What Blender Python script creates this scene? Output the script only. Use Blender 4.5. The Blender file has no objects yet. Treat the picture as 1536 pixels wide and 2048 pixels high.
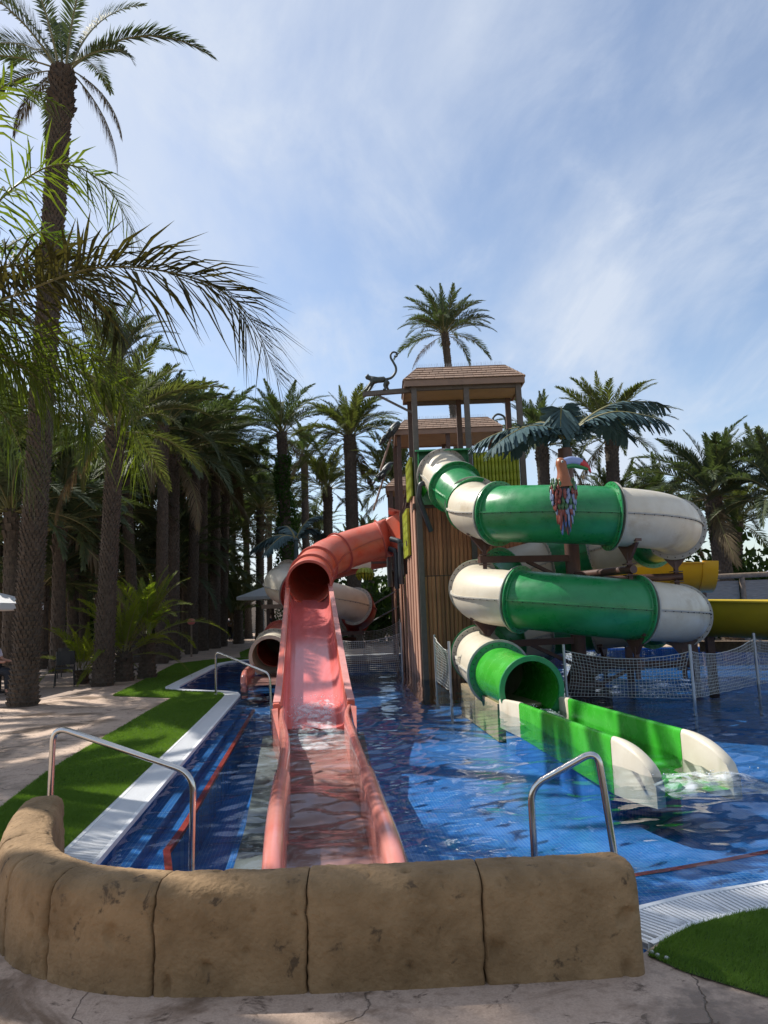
import bpy, math, random
import numpy as np
from mathutils import Vector, Matrix, Euler, Quaternion, noise, geometry
R = math.radians
V = Vector
random.seed(7)
scene = bpy.context.scene
col = scene.collection

# ------------------------------------------------------------------ camera
cam_d = bpy.data.cameras.new('camera')
cam = bpy.data.objects.new('camera', cam_d)
col.objects.link(cam)
PITCH, ROLL = R(7.5), R(2.1)
fw = V((0, math.cos(PITCH), math.sin(PITCH)))
rt0 = V((1, 0, 0)); up0 = rt0.cross(fw)
rt = rt0 * math.cos(ROLL) - up0 * math.sin(ROLL)
up = up0 * math.cos(ROLL) + rt0 * math.sin(ROLL)
m = Matrix((rt, up, -fw)).transposed().to_4x4()
m.translation = V((0, 0, 1.6))
cam.matrix_world = m
cam_d.sensor_fit = 'VERTICAL'; cam_d.sensor_height = 24; cam_d.sensor_width = 18
cam_d.lens = 1490 / 2048 * 24
cam_d.clip_start = 0.05; cam_d.clip_end = 3000
scene.camera = cam
scene.render.resolution_x = 768; scene.render.resolution_y = 1024

# ------------------------------------------------------------------ sky, sun, exposure
SUN_AZ, SUN_EL = R(-60), R(48)          # azimuth from +Y, negative is to the left
S = V((math.sin(SUN_AZ) * math.cos(SUN_EL), math.cos(SUN_AZ) * math.cos(SUN_EL), math.sin(SUN_EL)))
world = bpy.data.worlds.new('World'); scene.world = world; world.use_nodes = True
nt = world.node_tree; nt.nodes.clear()
def N(t, **kw):
    n = nt.nodes.new(t)
    for k, v in kw.items(): setattr(n, k, v)
    return n
sky = N('ShaderNodeTexSky', sky_type='NISHITA'); sky.sun_disc = False
sky.sun_elevation = SUN_EL; sky.sun_rotation = SUN_AZ
sky.altitude = 50; sky.air_density = 1.0; sky.dust_density = .9; sky.ozone_density = 1.1
tc = N('ShaderNodeTexCoord')
sep = N('ShaderNodeSeparateXYZ'); nt.links.new(tc.outputs['Generated'], sep.inputs[0])
zc = N('ShaderNodeMath', operation='MAXIMUM'); nt.links.new(sep.outputs[2], zc.inputs[0]); zc.inputs[1].default_value = 0.0
za = N('ShaderNodeMath', operation='ADD'); nt.links.new(zc.outputs[0], za.inputs[0]); za.inputs[1].default_value = 0.18
dx = N('ShaderNodeMath', operation='DIVIDE'); nt.links.new(sep.outputs[0], dx.inputs[0]); nt.links.new(za.outputs[0], dx.inputs[1])
dy = N('ShaderNodeMath', operation='DIVIDE'); nt.links.new(sep.outputs[1], dy.inputs[0]); nt.links.new(za.outputs[0], dy.inputs[1])
cmb = N('ShaderNodeCombineXYZ'); nt.links.new(dx.outputs[0], cmb.inputs[0]); nt.links.new(dy.outputs[0], cmb.inputs[1])
def cloud(scale, loc, sc, rot, detail, rough, dist, lo, hi):
    mp = N('ShaderNodeMapping'); nt.links.new(cmb.outputs[0], mp.inputs[0])
    mp.inputs['Location'].default_value = loc; mp.inputs['Scale'].default_value = sc; mp.inputs['Rotation'].default_value = (0, 0, rot)
    nz = N('ShaderNodeTexNoise'); nt.links.new(mp.outputs[0], nz.inputs['Vector'])
    nz.inputs['Scale'].default_value = scale; nz.inputs['Detail'].default_value = detail
    nz.inputs['Roughness'].default_value = rough; nz.inputs['Distortion'].default_value = dist
    mr = N('ShaderNodeMapRange'); mr.interpolation_type = 'SMOOTHSTEP'; nt.links.new(nz.outputs['Fac'], mr.inputs['Value'])
    mr.inputs['From Min'].default_value = lo; mr.inputs['From Max'].default_value = hi
    return mr.outputs[0]
c1 = cloud(1.15, (3.1, 1.7, 0), (1, .62, 1), R(25), 9, .58, .35, .40, .70)
c2 = cloud(3.2, (0.4, 5.2, 0), (1, .45, 1), R(38), 8, .62, .6, .42, .85)
mx = N('ShaderNodeMath', operation='MULTIPLY'); nt.links.new(c2, mx.inputs[0]); mx.inputs[1].default_value = .75
ad = N('ShaderNodeMath', operation='ADD', use_clamp=True); nt.links.new(c1, ad.inputs[0]); nt.links.new(mx.outputs[0], ad.inputs[1])
ml = N('ShaderNodeMath', operation='MULTIPLY_ADD', use_clamp=True); nt.links.new(ad.outputs[0], ml.inputs[0]); ml.inputs[1].default_value = .74; ml.inputs[2].default_value = .10
mixc = N('ShaderNodeMix', data_type='RGBA'); nt.links.new(ml.outputs[0], mixc.inputs['Factor'])
nt.links.new(sky.outputs[0], mixc.inputs['A'])
mixc.inputs['B'].default_value = (4.3, 4.7, 5.35, 1)
bg = N('ShaderNodeBackground'); nt.links.new(mixc.outputs['Result'], bg.inputs[0]); bg.inputs[1].default_value = .118
wo = N('ShaderNodeOutputWorld'); nt.links.new(bg.outputs[0], wo.inputs[0])

sun_d = bpy.data.lights.new('sun', 'SUN'); sun_d.energy = 4.5; sun_d.angle = R(.53); sun_d.color = (1, .945, .86)
sun = bpy.data.objects.new('sun', sun_d); col.objects.link(sun)
sun.rotation_euler = S.to_track_quat('Z', 'Y').to_euler()
vs = scene.view_settings
vs.view_transform = 'Standard'; vs.look = 'None'; vs.gamma = 1; vs.use_curve_mapping = False
vs.exposure = 0.55
scene.cycles.max_bounces = 8; scene.cycles.transparent_max_bounces = 16
scene.cycles.caustics_reflective = False; scene.cycles.caustics_refractive = False
scene.cycles.use_denoising = True

# ------------------------------------------------------------------ materials
MATS = {}
def mat(name, c, c2=None, rough=.5, scale=6., amt=.5, bump=0., bscale=40., metallic=0., detail=5, coat=0., spec=.5, stretch=(1, 1, 1), ramp=(.35, .65), rvar=0., c3=None, s3=1.3, r3=(.5, .7), rnd=0.):
    """procedural paint / stone / wood: base colour mottled with c2 (and patches of c3), optional relief"""
    if name in MATS: return MATS[name]
    M = bpy.data.materials.new(name); M.use_nodes = True
    t = M.node_tree; b = t.nodes['Principled BSDF']
    def n(ty, **k):
        x = t.nodes.new(ty)
        for a, q in k.items(): setattr(x, a, q)
        return x
    tcn = n('ShaderNodeTexCoord'); mp = n('ShaderNodeMapping'); mp.inputs['Scale'].default_value = stretch
    t.links.new(tcn.outputs['Object'], mp.inputs[0])
    if c2 is None: c2 = tuple(x * .8 for x in c)
    nz = n('ShaderNodeTexNoise'); nz.inputs['Scale'].default_value = scale; nz.inputs['Detail'].default_value = detail; nz.inputs['Roughness'].default_value = .6
    t.links.new(mp.outputs[0], nz.inputs['Vector'])
    mr = n('ShaderNodeMapRange'); mr.inputs['From Min'].default_value = ramp[0]; mr.inputs['From Max'].default_value = ramp[1]
    mr.inputs['To Max'].default_value = amt
    t.links.new(nz.outputs['Fac'], mr.inputs['Value'])
    mxx = n('ShaderNodeMix', data_type='RGBA'); t.links.new(mr.outputs[0], mxx.inputs['Factor'])
    mxx.inputs['A'].default_value = (*c, 1); mxx.inputs['B'].default_value = (*c2, 1)
    out = mxx.outputs['Result']
    if c3:
        n3 = n('ShaderNodeTexNoise'); n3.inputs['Scale'].default_value = s3; n3.inputs['Detail'].default_value = 8; n3.inputs['Roughness'].default_value = .65; n3.inputs['Distortion'].default_value = .4
        t.links.new(mp.outputs[0], n3.inputs['Vector'])
        m3 = n('ShaderNodeMapRange'); m3.inputs['From Min'].default_value = r3[0]; m3.inputs['From Max'].default_value = r3[1]; t.links.new(n3.outputs['Fac'], m3.inputs['Value'])
        x3 = n('ShaderNodeMix', data_type='RGBA'); t.links.new(m3.outputs[0], x3.inputs['Factor']); t.links.new(out, x3.inputs['A']); x3.inputs['B'].default_value = (*c3, 1)
        out = x3.outputs['Result']
    if rnd:
        oi = n('ShaderNodeObjectInfo'); hs = n('ShaderNodeHueSaturation')
        mm = n('ShaderNodeMapRange'); mm.inputs['To Min'].default_value = 1 - rnd; mm.inputs['To Max'].default_value = 1 + rnd; t.links.new(oi.outputs['Random'], mm.inputs['Value'])
        t.links.new(mm.outputs[0], hs.inputs['Value']); t.links.new(out, hs.inputs['Color']); out = hs.outputs[0]
    t.links.new(out, b.inputs['Base Color'])
    b.inputs['Roughness'].default_value = rough; b.inputs['Metallic'].default_value = metallic
    b.inputs['Coat Weight'].default_value = coat; b.inputs['Coat Roughness'].default_value = .15
    b.inputs['Specular IOR Level'].default_value = spec
    if rvar:
        m4 = n('ShaderNodeMapRange'); t.links.new(nz.outputs['Fac'], m4.inputs['Value']); m4.inputs['From Min'].default_value = .3; m4.inputs['From Max'].default_value = .7
        m4.inputs['To Min'].default_value = max(0, rough - rvar); m4.inputs['To Max'].default_value = min(1, rough + rvar); t.links.new(m4.outputs[0], b.inputs['Roughness'])
    if bump:
        nb = n('ShaderNodeTexNoise'); nb.inputs['Scale'].default_value = bscale; nb.inputs['Detail'].default_value = 6; t.links.new(mp.outputs[0], nb.inputs['Vector'])
        bp = n('ShaderNodeBump'); bp.inputs['Strength'].default_value = bump; bp.inputs['Distance'].default_value = .02
        t.links.new(nb.outputs['Fac'], bp.inputs['Height']); t.links.new(bp.outputs[0], b.inputs['Normal'])
    MATS[name] = M
    return M

def leafmat(name, c, c2, trans=.35, tcol=None, rough=.45):
    M = bpy.data.materials.new(name); M.use_nodes = True
    t = M.node_tree; b = t.nodes['Principled BSDF']; o = t.nodes['Material Output']
    oi = t.nodes.new('ShaderNodeObjectInfo'); tcn = t.nodes.new('ShaderNodeTexCoord')
    nz = t.nodes.new('ShaderNodeTexNoise'); nz.inputs['Scale'].default_value = 2.2; nz.inputs['Detail'].default_value = 3
    t.links.new(tcn.outputs['Object'], nz.inputs['Vector'])
    mth = t.nodes.new('ShaderNodeMath'); mth.operation = 'ADD'; t.links.new(oi.outputs['Random'], mth.inputs[0]); t.links.new(nz.outputs['Fac'], mth.inputs[1])
    mr = t.nodes.new('ShaderNodeMapRange'); mr.inputs['From Min'].default_value = .4; mr.inputs['From Max'].default_value = 1.5; t.links.new(mth.outputs[0], mr.inputs['Value'])
    mx = t.nodes.new('ShaderNodeMix'); mx.data_type = 'RGBA'; t.links.new(mr.outputs[0], mx.inputs['Factor'])
    mx.inputs['A'].default_value = (*c, 1); mx.inputs['B'].default_value = (*c2, 1)
    t.links.new(mx.outputs['Result'], b.inputs['Base Color']); b.inputs['Roughness'].default_value = max(.6, rough)
    b.inputs['Specular IOR Level'].default_value = .08
    tr = t.nodes.new('ShaderNodeBsdfTranslucent')
    hs = t.nodes.new('ShaderNodeMix'); hs.data_type = 'RGBA'; hs.blend_type = 'MULTIPLY'; hs.inputs['Factor'].default_value = 1
    t.links.new(mx.outputs['Result'], hs.inputs['A']); hs.inputs['B'].default_value = (*(tcol or (1.9, 2.0, .7)), 1)
    t.links.new(hs.outputs['Result'], tr.inputs[0])
    ms = t.nodes.new('ShaderNodeMixShader'); ms.inputs[0].default_value = trans
    t.links.new(b.outputs[0], ms.inputs[1]); t.links.new(tr.outputs[0], ms.inputs[2]); t.links.new(ms.outputs[0], o.inputs[0])
    MATS[name] = M
    return M

def tilemat(name, ca, cb, grout, tile=.036):
    """mosaic: square tiles of slightly different blues with thin grout"""
    M = bpy.data.materials.new(name); M.use_nodes = True
    t = M.node_tree; b = t.nodes['Principled BSDF']
    tcn = t.nodes.new('ShaderNodeTexCoord'); mp = t.nodes.new('ShaderNodeMapping'); mp.inputs['Rotation'].default_value = (0, 0, R(-5.9))
    t.links.new(tcn.outputs['Object'], mp.inputs[0])
    br = t.nodes.new('ShaderNodeTexBrick'); br.offset = 0; br.squash = 1
    br.inputs['Scale'].default_value = 1; br.inputs['Brick Width'].default_value = tile; br.inputs['Row Height'].default_value = tile
    br.inputs['Mortar Size'].default_value = tile * .08; br.inputs['Mortar Smooth'].default_value = .1; br.inputs['Bias'].default_value = 0
    br.inputs['Color1'].default_value = (*ca, 1); br.inputs['Color2'].default_value = (*cb, 1); br.inputs['Mortar'].default_value = (*grout, 1)
    t.links.new(mp.outputs[0], br.inputs['Vector'])
    nz = t.nodes.new('ShaderNodeTexNoise'); nz.inputs['Scale'].default_value = .9; nz.inputs['Detail'].default_value = 4; t.links.new(mp.outputs[0], nz.inputs['Vector'])
    mr = t.nodes.new('ShaderNodeMapRange'); mr.inputs['From Min'].default_value = .3; mr.inputs['From Max'].default_value = .7; mr.inputs['To Min'].default_value = .8; mr.inputs['To Max'].default_value = 1.15; t.links.new(nz.outputs['Fac'], mr.inputs['Value'])
    hs = t.nodes.new('ShaderNodeHueSaturation'); t.links.new(br.outputs['Color'], hs.inputs['Color']); t.links.new(mr.outputs[0], hs.inputs['Value'])
    t.links.new(hs.outputs[0], b.inputs['Base Color']); b.inputs['Roughness'].default_value = .25
    MATS[name] = M
    return M

def watermat():
    M = bpy.data.materials.new('pool water'); M.use_nodes = True
    t = M.node_tree; t.nodes.clear()
    o = t.nodes.new('ShaderNodeOutputMaterial')
    tcn = t.nodes.new('ShaderNodeTexCoord')
    nz = t.nodes.new('ShaderNodeTexNoise'); nz.inputs['Scale'].default_value = 9; nz.inputs['Detail'].default_value = 3; nz.inputs['Distortion'].default_value = .8; t.links.new(tcn.outputs['Object'], nz.inputs['Vector'])
    bp = t.nodes.new('ShaderNodeBump'); bp.inputs['Strength'].default_value = .10; bp.inputs['Distance'].default_value = .02; t.links.new(nz.outputs['Fac'], bp.inputs['Height'])
    gl = t.nodes.new('ShaderNodeBsdfGlossy'); gl.inputs['Roughness'].default_value = .02; t.links.new(bp.outputs[0], gl.inputs['Normal'])
    tr = t.nodes.new('ShaderNodeBsdfTransparent'); tr.inputs[0].default_value = (.90, .97, .99, 1)
    fr = t.nodes.new('ShaderNodeFresnel'); fr.inputs['IOR'].default_value = 1.33; t.links.new(bp.outputs[0], fr.inputs['Normal'])
    ms = t.nodes.new('ShaderNodeMixShader'); t.links.new(fr.outputs[0], ms.inputs[0]); t.links.new(tr.outputs[0], ms.inputs[1]); t.links.new(gl.outputs[0], ms.inputs[2])
    t.links.new(ms.outputs[0], o.inputs[0])
    MATS['water'] = M
    return M

M_ = {}
def deckmat():
    M = bpy.data.materials.new('stamped concrete'); M.use_nodes = True; t = M.node_tree; b = t.nodes['Principled BSDF']
    tcn = t.nodes.new('ShaderNodeTexCoord')
    def nz(scale, detail=6, rough=.6, dist=0.):
        n = t.nodes.new('ShaderNodeTexNoise'); n.inputs['Scale'].default_value = scale; n.inputs['Detail'].default_value = detail; n.inputs['Roughness'].default_value = rough; n.inputs['Distortion'].default_value = dist
        t.links.new(tcn.outputs['Object'], n.inputs['Vector']); return n.outputs['Fac']
    def rng_(v, a, c, lo=0., hi=1.):
        m = t.nodes.new('ShaderNodeMapRange'); m.inputs['From Min'].default_value = a; m.inputs['From Max'].default_value = c; m.inputs['To Min'].default_value = lo; m.inputs['To Max'].default_value = hi; t.links.new(v, m.inputs['Value']); return m.outputs[0]
    def mixc(f, a, c):
        m = t.nodes.new('ShaderNodeMix'); m.data_type = 'RGBA'; t.links.new(f, m.inputs['Factor'])
        for k, x in (('A', a), ('B', c)):
            if isinstance(x, tuple): m.inputs[k].default_value = (*x, 1)
            else: t.links.new(x, m.inputs[k])
        return m.outputs['Result']
    c = mixc(rng_(nz(1.6), .35, .65), (.55, .41, .315), (.45, .325, .24))
    c = mixc(rng_(nz(22, 4), .5, .75, 0, .6), c, (.27, .185, .13))
    st = rng_(nz(1.1, 9, .70, .9), .50, .60)
    c = mixc(st, c, (.20, .135, .092))
    sp = rng_(nz(6, 8, .72, .5), .57, .64)
    c = mixc(sp, c, (.14, .095, .065))
    vo = t.nodes.new('ShaderNodeTexVoronoi'); vo.feature = 'DISTANCE_TO_EDGE'; vo.inputs['Scale'].default_value = .55
    wv = t.nodes.new('ShaderNodeTexNoise'); wv.inputs['Scale'].default_value = 3; wv.inputs['Detail'].default_value = 6; t.links.new(tcn.outputs['Object'], wv.inputs['Vector'])
    ma = t.nodes.new('ShaderNodeVectorMath'); ma.operation = 'MULTIPLY_ADD'; t.links.new(wv.outputs['Color'], ma.inputs[0]); ma.inputs[1].default_value = (.3, .3, .3); t.links.new(tcn.outputs['Object'], ma.inputs[2]); t.links.new(ma.outputs[0], vo.inputs['Vector'])
    ck = rng_(vo.outputs['Distance'], 0, .0022, .8, 0)
    c = mixc(ck, c, (.10, .07, .05))
    fn_ = rng_(nz(90, 3), .4, .7, 0, .35); c = mixc(fn_, c, (.22, .155, .115))
    t.links.new(c, b.inputs['Base Color'])
    t.links.new(rng_(st, 0, 1, .8, .42), b.inputs['Roughness'])
    hb = nz(5, 8, .62, .3); hm = t.nodes.new('ShaderNodeMath'); hm.operation = 'SUBTRACT'; t.links.new(hb, hm.inputs[0]); t.links.new(ck, hm.inputs[1])
    bp = t.nodes.new('ShaderNodeBump'); bp.inputs['Strength'].default_value = .7; bp.inputs['Distance'].default_value = .025; t.links.new(hm.outputs[0], bp.inputs['Height']); t.links.new(bp.outputs[0], b.inputs['Normal'])
    return M
M_['deck'] = deckmat()
M_['terrace'] = mat('terrace paving', (.36, .27, .21), (.26, .19, .15), rough=.8, scale=3, amt=.9, bump=.3, bscale=20)
M_['sandstone'] = mat('sandstone', (.30, .19, .092), (.175, .105, .045), rough=.88, scale=4.2, amt=1, bump=.55, bscale=45, detail=12, c3=(.085, .052, .025), s3=9, r3=(.61, .67))
M_['turfbase'] = mat('turf backing', (.05, .095, .014), (.035, .065, .01), rough=.95, scale=40, amt=1, bump=.6, bscale=220)
M_['turf'] = leafmat('turf blade', (.080, .155, .028), (.125, .21, .042), trans=.3, rough=.55)
M_['white'] = mat('white gutter plastic', (.74, .75, .76), (.6, .61, .62), rough=.5, scale=9, amt=.5)
M_['gutdark'] = mat('gutter trough', (.12, .12, .125), (.2, .2, .2), rough=.6)
M_['tile'] = tilemat('blue mosaic', (.020, .125, .42), (.032, .165, .49), (.10, .25, .50))
M_['tilelight'] = tilemat('blue step mosaic', (.022, .135, .44), (.036, .18, .52), (.13, .29, .54))
M_['redtile'] = mat('red tile edge', (.42, .045, .02), (.30, .03, .015), rough=.4, scale=30)
M_['greybase'] = mat('grey submerged base', (.13, .14, .14), (.09, .10, .10), rough=.7, scale=6)
M_['tanbase'] = mat('tan concrete base', (.42, .33, .20), (.30, .23, .14), rough=.8, scale=6, bump=.4, bscale=20)
M_['green'] = mat('green fibreglass', (.014, .20, .055), (.035, .25, .09), rough=.32, scale=3.5, amt=.8, bump=.06, bscale=60, rvar=.1, c3=(.012, .13, .045), s3=2.2, r3=(.5, .8))
M_['brightgreen'] = mat('bright green fibreglass', (.035, .32, .022), (.055, .38, .04), rough=.25, scale=3.5, amt=.8, bump=.03, bscale=50, rvar=.1)
M_['cream'] = mat('cream fibreglass', (.60, .55, .44), (.52, .46, .35), rough=.42, scale=3, amt=.8, bump=.05, bscale=60, rvar=.1, c3=(.37, .29, .18), s3=1.6, r3=(.54, .76))
M_['creamflange'] = mat('greyish cream flange', (.40, .385, .34), (.31, .29, .25), rough=.6, scale=9, amt=.8)
M_['red'] = mat('faded red fibreglass', (.60, .105, .055), (.54, .16, .11), rough=.36, scale=2.5, amt=.9, bump=.05, bscale=50, rvar=.1, c3=(.40, .07, .04), s3=2.2, r3=(.55, .8))
M_['redflange'] = mat('red flange', (.44, .085, .06), (.38, .11, .085), rough=.5, scale=8)
M_['darkred'] = mat('dark red fibreglass', (.25, .022, .015), (.3, .04, .03), rough=.4, scale=4)
M_['pinkfloor'] = mat('wet pink slide bed', (.64, .175, .17), (.56, .12, .105), rough=.16, scale=1.6, amt=.9, stretch=(2.2, .4, .4), c3=(.64, .21, .21), s3=1.2, r3=(.5, .75))
M_['pinkrim'] = mat('faded pink rim', (.60, .27, .24), (.50, .19, .165), rough=.55, scale=7, amt=1, bump=.1, bscale=50, c3=(.58, .36, .35), s3=3, r3=(.55, .8))
M_['coral'] = mat('coral rail', (.58, .18, .14), (.58, .24, .20), rough=.2, scale=3, amt=.9, coat=.35, bump=.04, bscale=30)
M_['coralbed'] = mat('coral channel bed', (.46, .205, .17), (.36, .165, .14), rough=.5, scale=2.5, amt=.9)
M_['yellow'] = mat('yellow fibreglass', (.62, .36, .012), (.55, .30, .012), rough=.4, scale=3, amt=.8)
M_['yellowdull'] = mat('olive yellow fibreglass', (.48, .34, .014), (.40, .28, .012), rough=.5, scale=2, amt=.8)
M_['brownsteel'] = mat('brown painted steel', (.085, .038, .026), (.055, .026, .02), rough=.5, scale=8, amt=.8)
M_['bolt'] = mat('dark bolt', (.035, .032, .03), rough=.5, metallic=.4)
M_['steel'] = mat('brushed stainless', (.62, .60, .57), (.5, .48, .45), rough=.2, metallic=1, scale=30, amt=.5)
M_['galv'] = mat('galvanised post', (.38, .39, .40), (.28, .29, .30), rough=.45, metallic=.6, scale=20)
M_['greypost'] = mat('grey brown post', (.115, .098, .08), (.08, .065, .052), rough=.6, scale=8, amt=.8)
M_['brownpost'] = mat('dark brown post', (.085, .048, .034), (.055, .032, .024), rough=.6, scale=8, amt=.8)
M_['plank'] = mat('carved timber plank', (.48, .195, .08), (.23, .088, .034), rough=.6, scale=5, amt=1, stretch=(6, 6, .35), bump=.25, bscale=14, c3=(.52, .27, .125), s3=2.5, r3=(.58, .72), rnd=.3)
M_['sidepanel'] = mat('painted timber panel', (.52, .31, .22), (.38, .20, .13), rough=.65, scale=4, amt=1, stretch=(3, 3, .3), bump=.2, bscale=8, rnd=.1)
M_['roof'] = mat('brown roof tile', (.27, .175, .12), (.20, .13, .09), rough=.7, scale=12, amt=.9, rnd=.13)
M_['fascia'] = mat('brown fascia', (.24, .155, .105), (.18, .115, .08), rough=.6, scale=5)
M_['soffit'] = mat('tan soffit', (.40, .285, .15), (.33, .23, .12), rough=.7, scale=2.5, amt=.8)
M_['bamboo'] = mat('yellow green bamboo', (.33, .35, .018), (.17, .24, .018), rough=.5, scale=3, amt=1, stretch=(1, 1, .4), rnd=.15)
M_['bamboodark'] = mat('dark green panel', (.03, .06, .012), (.02, .045, .01), rough=.8)
M_['blackpipe'] = mat('dark water pipe', (.035, .045, .05), (.05, .06, .065), rough=.4, scale=10)
M_['net'] = mat('pale net cord', (.40, .40, .37), (.30, .30, .28), rough=.8, scale=20)
M_['statue'] = mat('dark bronze paint', (.035, .045, .04), (.06, .07, .06), rough=.5, scale=10)
M_['teal'] = leafmat('teal painted frond', (.042, .085, .095), (.085, .135, .14), trans=.06, tcol=(1, 1, 1), rough=.4)
M_['trunk'] = mat('palm bark', (.115, .09, .068), (.06, .046, .035), rough=.9, scale=9, amt=1, bump=.6, bscale=40, c3=(.18, .15, .115), s3=9, r3=(.6, .72), rnd=.15)
M_['boot'] = mat('cut leaf base', (.17, .105, .055), (.09, .058, .035), rough=.9, scale=14, amt=1, rnd=.15)
M_['frond'] = leafmat('date palm leaflet', (.068, .090, .052), (.105, .125, .075), trans=.22, tcol=(1.5, 1.8, .6))
M_['frondolive'] = leafmat('olive palm leaflet', (.070, .088, .040), (.115, .125, .058), trans=.32, tcol=(1.6, 1.75, .6))  # olive leaf tone with a little more translucency
M_['queen'] = leafmat('feather palm leaflet', (.052, .085, .022), (.105, .125, .03), trans=.42, tcol=(1.9, 2.1, .6), rough=.35)
M_['queenbrown'] = leafmat('drying palm leaflet', (.038, .048, .022), (.072, .066, .028), trans=.24, tcol=(1.5, 1.45, .55), rough=.45)
M_['dead'] = leafmat('dead palm leaflet', (.11, .085, .05), (.15, .115, .07), trans=.15, tcol=(1.3, 1.1, .7), rough=.7)
M_['shrub'] = leafmat('brightened palm shrub leaflet', (.11, .15, .03), (.19, .21, .045), trans=.45, tcol=(1.9, 2.0, .5))  # leaf colour brightened in place of the sun the grove blocks
M_['rachis'] = mat('palm leaf stalk', (.17, .16, .055), (.13, .11, .045), rough=.5, scale=5)
M_['ivy'] = leafmat('ivy leaf', (.028, .065, .014), (.05, .10, .022), trans=.25)
M_['hedge'] = leafmat('hedge leaf', (.024, .048, .014), (.045, .075, .02), trans=.2)
M_['chair'] = mat('black chair', (.018, .018, .019), (.03, .03, .03), rough=.45)
M_['tabletop'] = mat('dark table', (.03, .028, .027), (.05, .047, .045), rough=.35)
M_['canvas'] = mat('white canvas', (.72, .72, .72), (.62, .62, .63), rough=.8)
M_['skin'] = mat('skin', (.50, .27, .19), (.44, .22, .15), rough=.5)
M_['hair'] = mat('brown hair', (.05, .022, .014), (.08, .035, .02), rough=.5)
M_['shirt'] = mat('pale shirt', (.60, .58, .68), (.5, .48, .56), rough=.8)
M_['trousers'] = mat('dark trousers', (.025, .027, .035), rough=.8)
M_['reed'] = mat('grey reed screen', (.27, .25, .23), (.18, .165, .15), rough=.9, scale=6, amt=1, stretch=(.6, .6, 9), bump=.4, bscale=18)
M_['fencewood'] = mat('weathered rail', (.24, .18, .13), (.15, .11, .08), rough=.85, scale=9, amt=1)
M_['palewall'] = mat('pale rendered wall', (.52, .48, .42), (.44, .40, .34), rough=.9, scale=2)
M_['foam'] = mat('white water foam', (.82, .85, .88), (.75, .8, .85), rough=.35, scale=20)
M_['orange'] = mat('toucan orange', (.30, .10, .03), (.22, .055, .02), rough=.4, scale=4)  # toucan orange, beak blue and feather paints darkened: shade put into the colour
M_['beakblue'] = mat('beak pale blue', (.28, .35, .56), (.18, .24, .48), rough=.3, scale=5)
M_['beakred'] = mat('beak red', (.50, .03, .03), (.4, .02, .02), rough=.3)
M_['beakgreen'] = mat('beak green', (.03, .20, .05), rough=.3)
M_['fgreen'] = mat('feather green', (.04, .11, .035), (.06, .15, .05), rough=.4, scale=9)
M_['fblue'] = mat('feather blue', (.04, .10, .26), (.07, .15, .33), rough=.4, scale=9)
M_['fpale'] = mat('feather pale blue', (.22, .27, .40), (.16, .20, .34), rough=.4, scale=9)
M_['fred'] = mat('feather rust', (.22, .05, .035), (.17, .035, .025), rough=.4, scale=9)
M_['fdark'] = mat('feather dark', (.02, .028, .03), rough=.5)
M_['eye'] = mat('eye white', (.7, .7, .66), rough=.3)
M_['pink'] = mat('pink plastic', (.75, .22, .20), rough=.4)
M_['stone'] = mat('white pebble', (.6, .6, .6), rough=.6)
watermat()

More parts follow.
